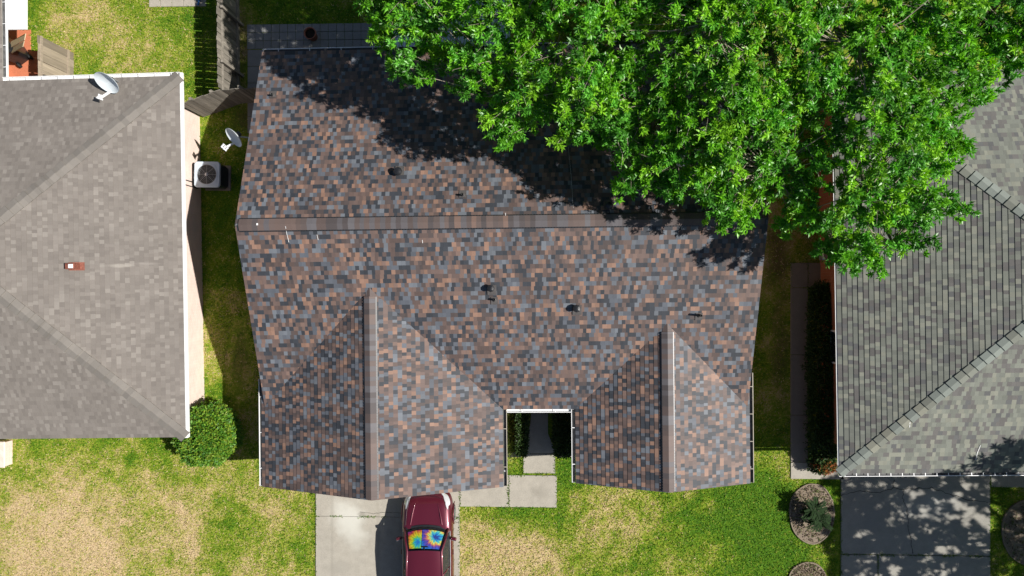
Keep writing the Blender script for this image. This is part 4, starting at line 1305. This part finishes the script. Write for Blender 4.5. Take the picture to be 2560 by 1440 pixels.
for (o, pos, dd, nn) in MULCH:
    n_ = len(pos); cc = np.array([random.choice([(.10, .07, .045), (.16, .12, .08), (.28, .22, .15), (.07, .05, .035), (.09, .12, .03)]) for _ in range(n_)])
    tag(leaf_object('mulch', pos, dd, nn, RNG.uniform(.05, .13, n_), RNG.uniform(.02, .045, n_), cc, 'blade', o, .1), kind='stuff')
# spiky plant in the oval bed
q = at(2028, 1280, .4)
sp = empty('spiky_plant', (q.x, q.y, .05), 0, label='dark green spiky leaved plant in the oval soil bed', cat='plant')
P_, D_, N_, L_, W_, T_ = [], [], [], [], [], []
st = MB()
for (cx, cy_, hgt, nf) in ((.0, .20, 1.05, 18), (.05, -.08, .85, 17), (.25, -.25, .8, 15)):
    st.tube([(cx, cy_, 0), (cx, cy_, hgt * .6)], [.05, .035], 8)
    for i in range(nf):
        a = random.uniform(0, 6.28); el = random.uniform(.1, 1.1); ln = random.uniform(.28, .5)
        for k in range(9):
            t = (k + 1) / 9; r = ln * t
            p = np.array((cx + r * math.cos(a) * math.cos(el * (1 - t * .5)), cy_ + r * math.sin(a) * math.cos(el * (1 - t * .5)), hgt * .6 + ln * (math.sin(el) * t - .35 * t * t)))
            for s in (-1, 1):
                P_.append(p); D_.append((math.cos(a + s * .75), math.sin(a + s * .75), .15)); N_.append((0, 0, 1)); L_.append(.19 * (1.1 - t * .6)); W_.append(.046)
                T_.append(np.array((.012, .034, .006)) * random.uniform(.7, 1.5))
leaf_object('foliage', np.array(P_), np.array(D_, float), np.array(N_, float), np.array(L_), np.array(W_), np.array(T_), 'blade', sp)
st.build('stem', 'bark', sp)


# ------------------------------------------------------------------ maroon car
def build_car():
    CX, CY = -3.86, -7.27     # centre line, nose
    car = empty('parked_car', (CX, CY - 2.25, Z), R(.5), label='dark maroon car on the driveway, nose under the gable, tie dyed shade behind its windscreen', cat='car')
    paint = NT('maroon_car_paint'); paint.b.inputs['Base Color'].default_value = (0.105, 0.010, 0.024, 1)
    fl = paint.noise(paint.n('TexCoord').outputs['Object'], 400, 2); paint.base(paint.ramp(fl, [(.3, (.085, .008, .020)), (.7, (.135, .013, .030))]))
    paint.rough(.32, .5, .35); paint.b.inputs['Coat Weight'].default_value = 1.0; paint.b.inputs['Coat Roughness'].default_value = .04
    M['paint'] = paint.m
    gl = NT('windscreen_glass'); gl.rough(.02); tr = gl.n('BsdfTransparent'); tr.inputs[0].default_value = (.86, .90, .90, 1)
    gs = gl.n('BsdfGlossy'); gs.inputs['Roughness'].default_value = .02; fr = gl.n('Fresnel', i_IOR=1.5); mx = gl.n('MixShader')
    gl.l(fr.outputs[0], mx.inputs[0]); gl.l(tr.outputs[0], mx.inputs[1]); gl.l(gs.outputs[0], mx.inputs[2]); gl.l(mx.outputs[0], gl.out.inputs['Surface'])
    M['glass'] = gl.m
    def Lp(y): return 2.25 - y      # distance from nose -> local y
    # stations: distance from nose, half width at belt, half width bulge, top z at centre, top z at edge, sill z
    ST = [(0.00, .30, .42, .58, .52, .34), (0.05, .52, .66, .66, .60, .26), (0.16, .66, .80, .76, .69, .22), (0.34, .74, .875, .85, .78, .20), (0.60, .795, .915, .915, .845, .20),
          (0.95, .815, .92, .975, .905, .20), (1.15, .825, .92, 1.01, .94, .20), (1.30, .83, .92, 1.0, .955, .20), (1.9, .84, .92, 1.0, .965, .20), (2.7, .84, .925, 1.0, .975, .20),
          (3.5, .82, .92, 1.0, .985, .22), (4.0, .78, .90, 1.0, .985, .24), (4.3, .72, .84, .97, .94, .28), (4.42, .62, .76, .86, .84, .34), (4.46, .52, .64, .66, .62, .40)]
    rings = []
    for (y, wb, wo, zc, ze_, zs) in ST:
        half = [(0, zc), (wb * .30, zc - .004), (wb * .58, zc - .012), (wb * .80, zc - .028 + (.022 if .3 < y < 1.2 else 0)), (wb * .93, ze_ + .012), (wb, ze_ - .02), (wb + (wo - wb) * .55, ze_ - .10), (wo - .012, ze_ - .22), (wo, (ze_ + zs) / 2), (wo - .03, zs + .1), (wo - .09, zs)]
        rings.append([Vector((x, Lp(y), z)) for x, z in half])
    mb = MB(); nk = len(rings[0])
    for sgn in (1, -1):
        for i in range(len(rings) - 1):
            for j in range(nk - 1):
                q = [rings[i][j], rings[i + 1][j], rings[i + 1][j + 1], rings[i][j + 1]]
                q = [Vector((p.x * sgn, p.y, p.z)) for p in q]
                mb.face(q if sgn > 0 else q[::-1], smooth=True)
        q = [Vector((p.x * sgn, p.y, p.z)) for p in rings[0]]
        mb.face(q + [Vector((0, Lp(0), .34))], smooth=False); q = [Vector((p.x * sgn, p.y, p.z)) for p in rings[-1]]; mb.face(q + [Vector((0, Lp(4.46), .40))])
    # roof skin and pillars
    def roofpt(u, v):   # u across, v along
        s = 2 * u - 1; y = 1.84 + v * 2.0
        hw = .60 + .02 * math.sin(math.pi * v) - .05 * max(0, v - .7)
        z = 1.50 + .045 * math.sin(math.pi * min(1, v * 1.2 + .1)) - .055 * abs(s) ** 3 - .06 * max(0, v - .6)
        return Vector((s * hw, Lp(y - .05 * (1 - s * s) * (1 - v)), z))
    mb.grid(roofpt, 12, 10)
    for sgn in (-1, 1):
        def side_rail(v):
            p = roofpt(1 if sgn > 0 else 0, v); return p
        A = Vector((sgn * .775, Lp(1.22), .965)); rl = side_rail(0)
        mb.tube([A, A.lerp(rl, .5) + Vector((sgn * .012, 0, .03)), rl, side_rail(.35), side_rail(.7), side_rail(1), Vector((sgn * .70, Lp(4.2), .99))], [.045, .042, .042, .038, .038, .042, .06], 8)
        mb.tube([side_rail(.42), Vector((sgn * .80, Lp(2.55), .97))], [.03, .035], 6)
        # roof edge channel highlight strip
        mb.tube([side_rail(0) + Vector((sgn * .015, 0, .012)), side_rail(.5) + Vector((sgn * .015, 0, .012)), side_rail(1) + Vector((sgn * .015, 0, .01))], .014, 6)
    bd_ = MB(); bd_.v, bd_.f, bd_.uv, bd_.mi, bd_.sm = mb.v, mb.f, mb.uv, mb.mi, mb.sm
    body = bd_.build('body', 'paint', car)
    import bmesh
    bm = bmesh.new(); bm.from_mesh(body.data); bmesh.ops.remove_doubles(bm, verts=bm.verts, dist=.0015); bmesh.ops.recalc_face_normals(bm, faces=bm.faces); bm.to_mesh(body.data); bm.free()
    # hood shut line creases and cowl
    cr = MB()
    for sgn in (-1, 1):
        cr.tube([Vector((sgn * .40, Lp(.36), .855)), Vector((sgn * .50, Lp(.75), .953)), Vector((sgn * .56, Lp(1.08), .99))], [.006, .022, .026], 6)
    cr.build('hood_crease', 'paint', body)
    gaps = [[(-.62, .25, .80), (-.3, .15, .765), (0, .13, .760), (.3, .15, .765), (.62, .25, .80)]]
    for sgn in (-1, 1):
        gaps.append([(sgn * .62, .25, .80), (sgn * .70, .6, .905), (sgn * .735, 1.1, .972)])
        for yy in (1.38, 2.5, 3.5): gaps.append([(sgn * .845, yy, .94), (sgn * .915, yy, .74), (sgn * .925, yy, .45)])
    for gp in gaps:
        sm_ = MB(); sm_.tube([Vector((x_, Lp(y_), z_)) for x_, y_, z_ in gp], .0055, 5); sm_.build('panel_gap', 'black_plastic', body)
    cw = MB(); cw.grid(lambda u, v: Vector(((2 * u - 1) * (.74 + .03 * v), Lp(1.07 + v * .15 + .12 * (2 * u - 1) ** 2), 1.026 - .055 * (2 * u - 1) ** 2 + v * .004)), 14, 3); cw.build('cowl', 'black_plastic', car)
    def wsp(u, v, off=0.0):   # windscreen surface, v 0 = base
        s = 2 * u - 1; hw = .745 + (.575 - .745) * v
        y = 1.13 + .70 * v + .15 * s * s * (1 - v) + .04 * s * s * v
        z = 1.035 + .465 * v ** .92 - .05 * s * s - off
        return Vector((s * hw, Lp(y + off * .5), z))
    g_ = MB(); g_.grid(lambda u, v: wsp(u, v), 14, 8); ws = g_.build('windscreen', 'glass', car)
    fr_ = MB()     # black frit band round the glass
    fr_.grid(lambda u, v: wsp(u, v * .10, .006), 14, 1); fr_.grid(lambda u, v: wsp(u, .93 + .07 * v, .006), 14, 1)
    fr_.grid(lambda u, v: wsp(u * .045, v, .006), 1, 8); fr_.grid(lambda u, v: wsp(1 - u * .045, v, .006), 1, 8)
    fr_.build('glass_border', 'black_plastic', ws)
    for sgn in (-1, 1):
        wp = MB(); wp.tube([wsp(.5 + sgn * .05, .03) + Vector((0, 0, .025)), wsp(.5 + sgn * .22 - .1, .06) + Vector((0, 0, .022)), wsp(.5 + sgn * .3 - .14, .10) + Vector((0, 0, .018))], .009, 6); wp.build('wiper', 'black_plastic', car)
    dsh = MB(); dsh.box((0, Lp(1.75), .92), (1.36, .9, .2)); dsh.box((0, Lp(2.9), .72), (1.4, 1.6, .3)); dsh.build('interior', 'black_plastic', car)
    rm = MB(); rm.box(wsp(.5, .80, .03), (.24, .05, .05), bev=.012); rm.beam(wsp(.5, .80, .03), wsp(.5, .92, .008), .03, .03); rm.build('rear_view_mirror', 'black_plastic', car)
    # side glass
    for sgn in (-1, 1):
        def sg(u, v):
            y = 1.34 + u * 2.55; base = Vector((sgn * (.825 - .012 * u), Lp(y), .965)); t = roofpt(1 if sgn > 0 else 0, min(1, max(0, (y - 1.84) / 2.0)))
            if y < 1.84: f = (y - 1.22) / (1.84 - 1.22); t = Vector((sgn * .775, Lp(1.22), .965)).lerp(roofpt(1 if sgn > 0 else 0, 0), f); t.y = Lp(y)
            t = Vector((t.x, Lp(y), t.z)); return base.lerp(t, v)
        g_ = MB(); g_.grid(sg, 16, 3); g_.build('side_window', 'glass_dark', car)
        cs = MB(); cs.tube([Vector((sgn * .838, Lp(1.3), .968)), Vector((sgn * .848, Lp(2.4), .972)), Vector((sgn * .83, Lp(3.8), .982))], .011, 6); cs.build('window_trim', 'galv', car)
        mr_ = MB(); mr_.box((sgn * .97, Lp(1.56), 1.0), (.20, .10, .14), Matrix.Rotation(R(-14 * sgn), 3, 'Z'), bev=.03); mr_.beam((sgn * .83, Lp(1.54), .96), (sgn * .91, Lp(1.56), .98), .04, .04)
        mo = mr_.build('wing_mirror', 'paint', car)
        mg = MB(); mg.box((sgn * .97, Lp(1.617), 1.0), (.16, .01, .10), Matrix.Rotation(R(-14 * sgn), 3, 'Z')); mg.build('mirror_glass', 'galv', mo)
        # headlight: long lens swept back along the wing
        def hl(u, v):
            y = .07 + u * .52; wbx = np.interp(y, [s_[0] for s_ in ST], [s_[1] for s_ in ST]); wox = np.interp(y, [s_[0] for s_ in ST], [s_[2] for s_ in ST]); ze2 = np.interp(y, [s_[0] for s_ in ST], [s_[4] for s_ in ST])
            taper = math.sin(math.pi * min(1, .12 + u * .88)) ** .6
            x = wbx * .93 + (v - .35) * .17 * taper + .02; z = ze2 + .022 - (max(0, v - .35) * .17)
            return Vector((sgn * x, Lp(y), z + .006))
        h_ = MB(); h_.grid(hl, 12, 4); h_.build('headlight', 'lens', car)
        hd = MB(); hd.beam((sgn * .927, Lp(2.2), .80), (sgn * .927, Lp(2.02), .80), .03, .03, bev=.01); hd.build('door_handle', 'paint', car)
    rg_ = MB(); rg_.grid(lambda u, v: Vector(((2 * u - 1) * (.56 + .12 * v), Lp(3.86 + .36 * v), 1.44 - .42 * v)), 8, 4); rg_.build('rear_window', 'glass_dark', car)
    for sgn in (-1, 1):
        for y in (.86, 3.55):
            t_ = MB(); rr = Matrix.Rotation(R(90), 3, 'Y')
            t_.lathe([(.001, -.11), (.26, -.11), (.33, -.08), (.335, 0), (.33, .08), (.26, .11), (.001, .11)], 28, (sgn * .825, Lp(y), .335 - .0), rot=rr); w_ = t_.build('wheel', 'rubber', car)
            t_ = MB(); t_.lathe([(.001, .115), (.05, .12), (.19, .10), (.225, .118), (.235, .112)], 20, (sgn * .825, Lp(y), .335), rot=Matrix.Rotation(R(90 * sgn), 3, 'Y')); t_.build('rim', 'galv', w_)
            # flared arch lip
            t_ = MB(); t_.tube([Vector((sgn * .925, Lp(y) + .385 * math.cos(a), .335 + .385 * math.sin(a))) for a in np.linspace(R(-5), R(185), 15)], .022, 6); t_.build('wheel_arch', 'paint', car)
    bl = MB(); bl.beam((-.5, Lp(.06) , .42), (.5, Lp(.06), .42), .02, .16); bl.build('grille', 'black_plastic', car)
    # tie dyed shade: its own thing, standing inside the windscreen
    sh = empty('windscreen_shade', car.location, R(.5), label='two part rainbow tie dyed sunshade behind the windscreen of the maroon car', cat='sunshade')
    def dye(name, centre, ramp_stops, swirl, rays):
        m = NT(name); uv = m.n('UVMap').outputs[0]
        v = m.n('VectorMath', operation='SUBTRACT'); m.l(uv, v.inputs[0]); v.inputs[1].default_value = (*centre, 0)
        sp_ = m.n('SeparateXYZ'); m.l(v.outputs[0], sp_.inputs[0])
        y_ = m.math('MULTIPLY', sp_.outputs[1], 1.15)
        r_ = m.math('SQRT', m.math('ADD', m.math('MULTIPLY', sp_.outputs[0], sp_.outputs[0]), m.math('MULTIPLY', y_, y_)))
        a_ = m.math('ARCTAN2', y_, sp_.outputs[0])
        nz = m.noise(uv, 5.0, 4, .6)
        ray = m.math('SINE', m.math('ADD', m.math('MULTIPLY', a_, rays), m.math('MULTIPLY', nz, 7.0)))
        ray2 = m.math('SINE', m.math('ADD', m.math('MULTIPLY', a_, rays * 2.3), m.math('MULTIPLY', nz, 11.0)))
        t = m.math('ADD', m.math('ADD', r_, m.math('MULTIPLY', ray, .055)), m.math('MULTIPLY', m.math('SUBTRACT', nz, .5), .22))
        t = m.math('ADD', t, m.math('MULTIPLY', m.math('SINE', m.math('ADD', a_, swirl)), .16))
        c = m.ramp(t, ramp_stops)
        dark = m.ramp(ray2, [(.0, (1, 1, 1)), (.62, (1, 1, 1)), (.95, (.25, .28, .55))])
        c = m.mix(.8, c, dark, 'MULTIPLY'); m.base(c); m.rough(.7, .3)
        return m.m
    L_s = dye('tie_dye_warm', (.80, .60), [(.04, (.02, .22, .62)), (.20, (.03, .50, .62)), (.34, (.18, .60, .10)), (.48, (.75, .72, .03)), (.66, (.80, .42, .03)), (.82, (.62, .06, .06)), (1.0, (.22, .03, .30))], 2.4, 9)
    R_s = dye('tie_dye_blue', (.60, .40), [(.03, (.02, .05, .30)), (.16, (.02, .28, .62)), (.28, (.10, .55, .45)), (.38, (.72, .66, .12)), (.48, (.70, .22, .08)), (.60, (.16, .05, .34)), (.78, (.02, .10, .52)), (1.0, (.03, .30, .66))], -1.0, 9)
    for (u0, u1, v1, mm, nm) in ((.055, .405, .86, L_s, 'shade_panel'), (.415, .945, .88, R_s, 'shade_panel')):
        s_ = MB(); s_.grid(lambda u, v: wsp(u0 + (u1 - u0) * u, .12 + (v1 - .12) * (1 - (1 - v)), .022), 10, 10, mm)
        s_.build(nm, None, sh)


M['lens'] = plain('headlight_lens', (0.72, 0.74, 0.76), 0.08, 0.3, 0.8, 0.1)
build_car()


# ------------------------------------------------------------------ grass blades over the lawns
def build_grass(n):
    zone = [(-18, 10.5, -11.2, 10.8)]
    hb = [(-8.6, 6.4, -5.95, 7.6), (-30, -12.45, -5.0, 6.3), (10.3, 28, -5.6, 6.5), (9.3, 10.4, -5.5, .9)]
    P_, T_, L_ = [], [], []
    BARE = [(at(1945, 640), .75, 2.2), (at(1950, 880), .55, 2.6), (at(610, 300), .7, .9), (at(600, 900), .5, 1.6), (at(605, 120), .4, 2.5)]  # fewer blades here, so the darkened brown ground shows
    GC = [np.array(c) for c in ((.070, .185, .011), (.125, .245, .012), (.21, .295, .02), (.36, .375, .06), (.50, .40, .20), (.58, .45, .285))]
    while len(P_) < n:
        x, y = random.uniform(-21, 18.5), random.uniform(-11, 11)
        if x > 10.8 and x < 16.2: continue
        if any(a < x < b and c < y < d for a, b, c, d in hb) or any(a - .0 < x < b + .0 and c - .0 < y < d + .0 for a, b, c, d in BLOCK): continue
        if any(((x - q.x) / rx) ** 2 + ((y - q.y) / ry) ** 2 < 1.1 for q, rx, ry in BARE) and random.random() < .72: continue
        d = dryness(x, y) + random.gauss(0, .25)
        i = int(min(5, max(0, round(d * 5.2 + random.uniform(-.5, .5))))); c = GC[i]
        P_.append((x, y, 0.0)); T_.append(c * random.uniform(.82, 1.22)); L_.append(random.uniform(.06, .13) * (1.0 if d < .5 else .85))
    for (a, b, c_, d_) in BLOCK[:12]:
        per = 2 * ((b - a) + (d_ - c_))
        for _ in range(int(per * 42)):
            t = random.random() * per; o_ = random.gauss(0, .018)
            if t < b - a: x, y = a + t, c_ + o_
            elif t < 2 * (b - a): x, y = a + t - (b - a), d_ + o_
            elif t < 2 * (b - a) + d_ - c_: x, y = a + o_, c_ + t - 2 * (b - a)
            else: x, y = b + o_, c_ + t - 2 * (b - a) - (d_ - c_)
            if mnoise.noise((x * 2.2, y * 2.2, 4)) < -.02 and any(p[0] + .05 < x < p[1] - .05 and p[2] - .05 < y < p[3] + .05 for p in BLOCK[:12]): continue
            P_.append((x, y, .045)); T_.append(GC[random.choice((0, 0, 1, 2))] * random.uniform(.5, 1.1)); L_.append(random.uniform(.03, .08))
    P_ = np.array(P_); m = len(P_); dr = RNG.normal(size=(m, 3)) * .8; dr[:, 2] = np.abs(dr[:, 2]) * .45 + .38
    nr = RNG.normal(size=(m, 3)) * .5; nr[:, 2] += 1
    o = leaf_object('grass', P_, dr, nr, np.array(L_), RNG.uniform(.014, .028, m), np.array(T_), 'blade', None, .25)
    tag(o, kind='stuff')


build_grass(190000)
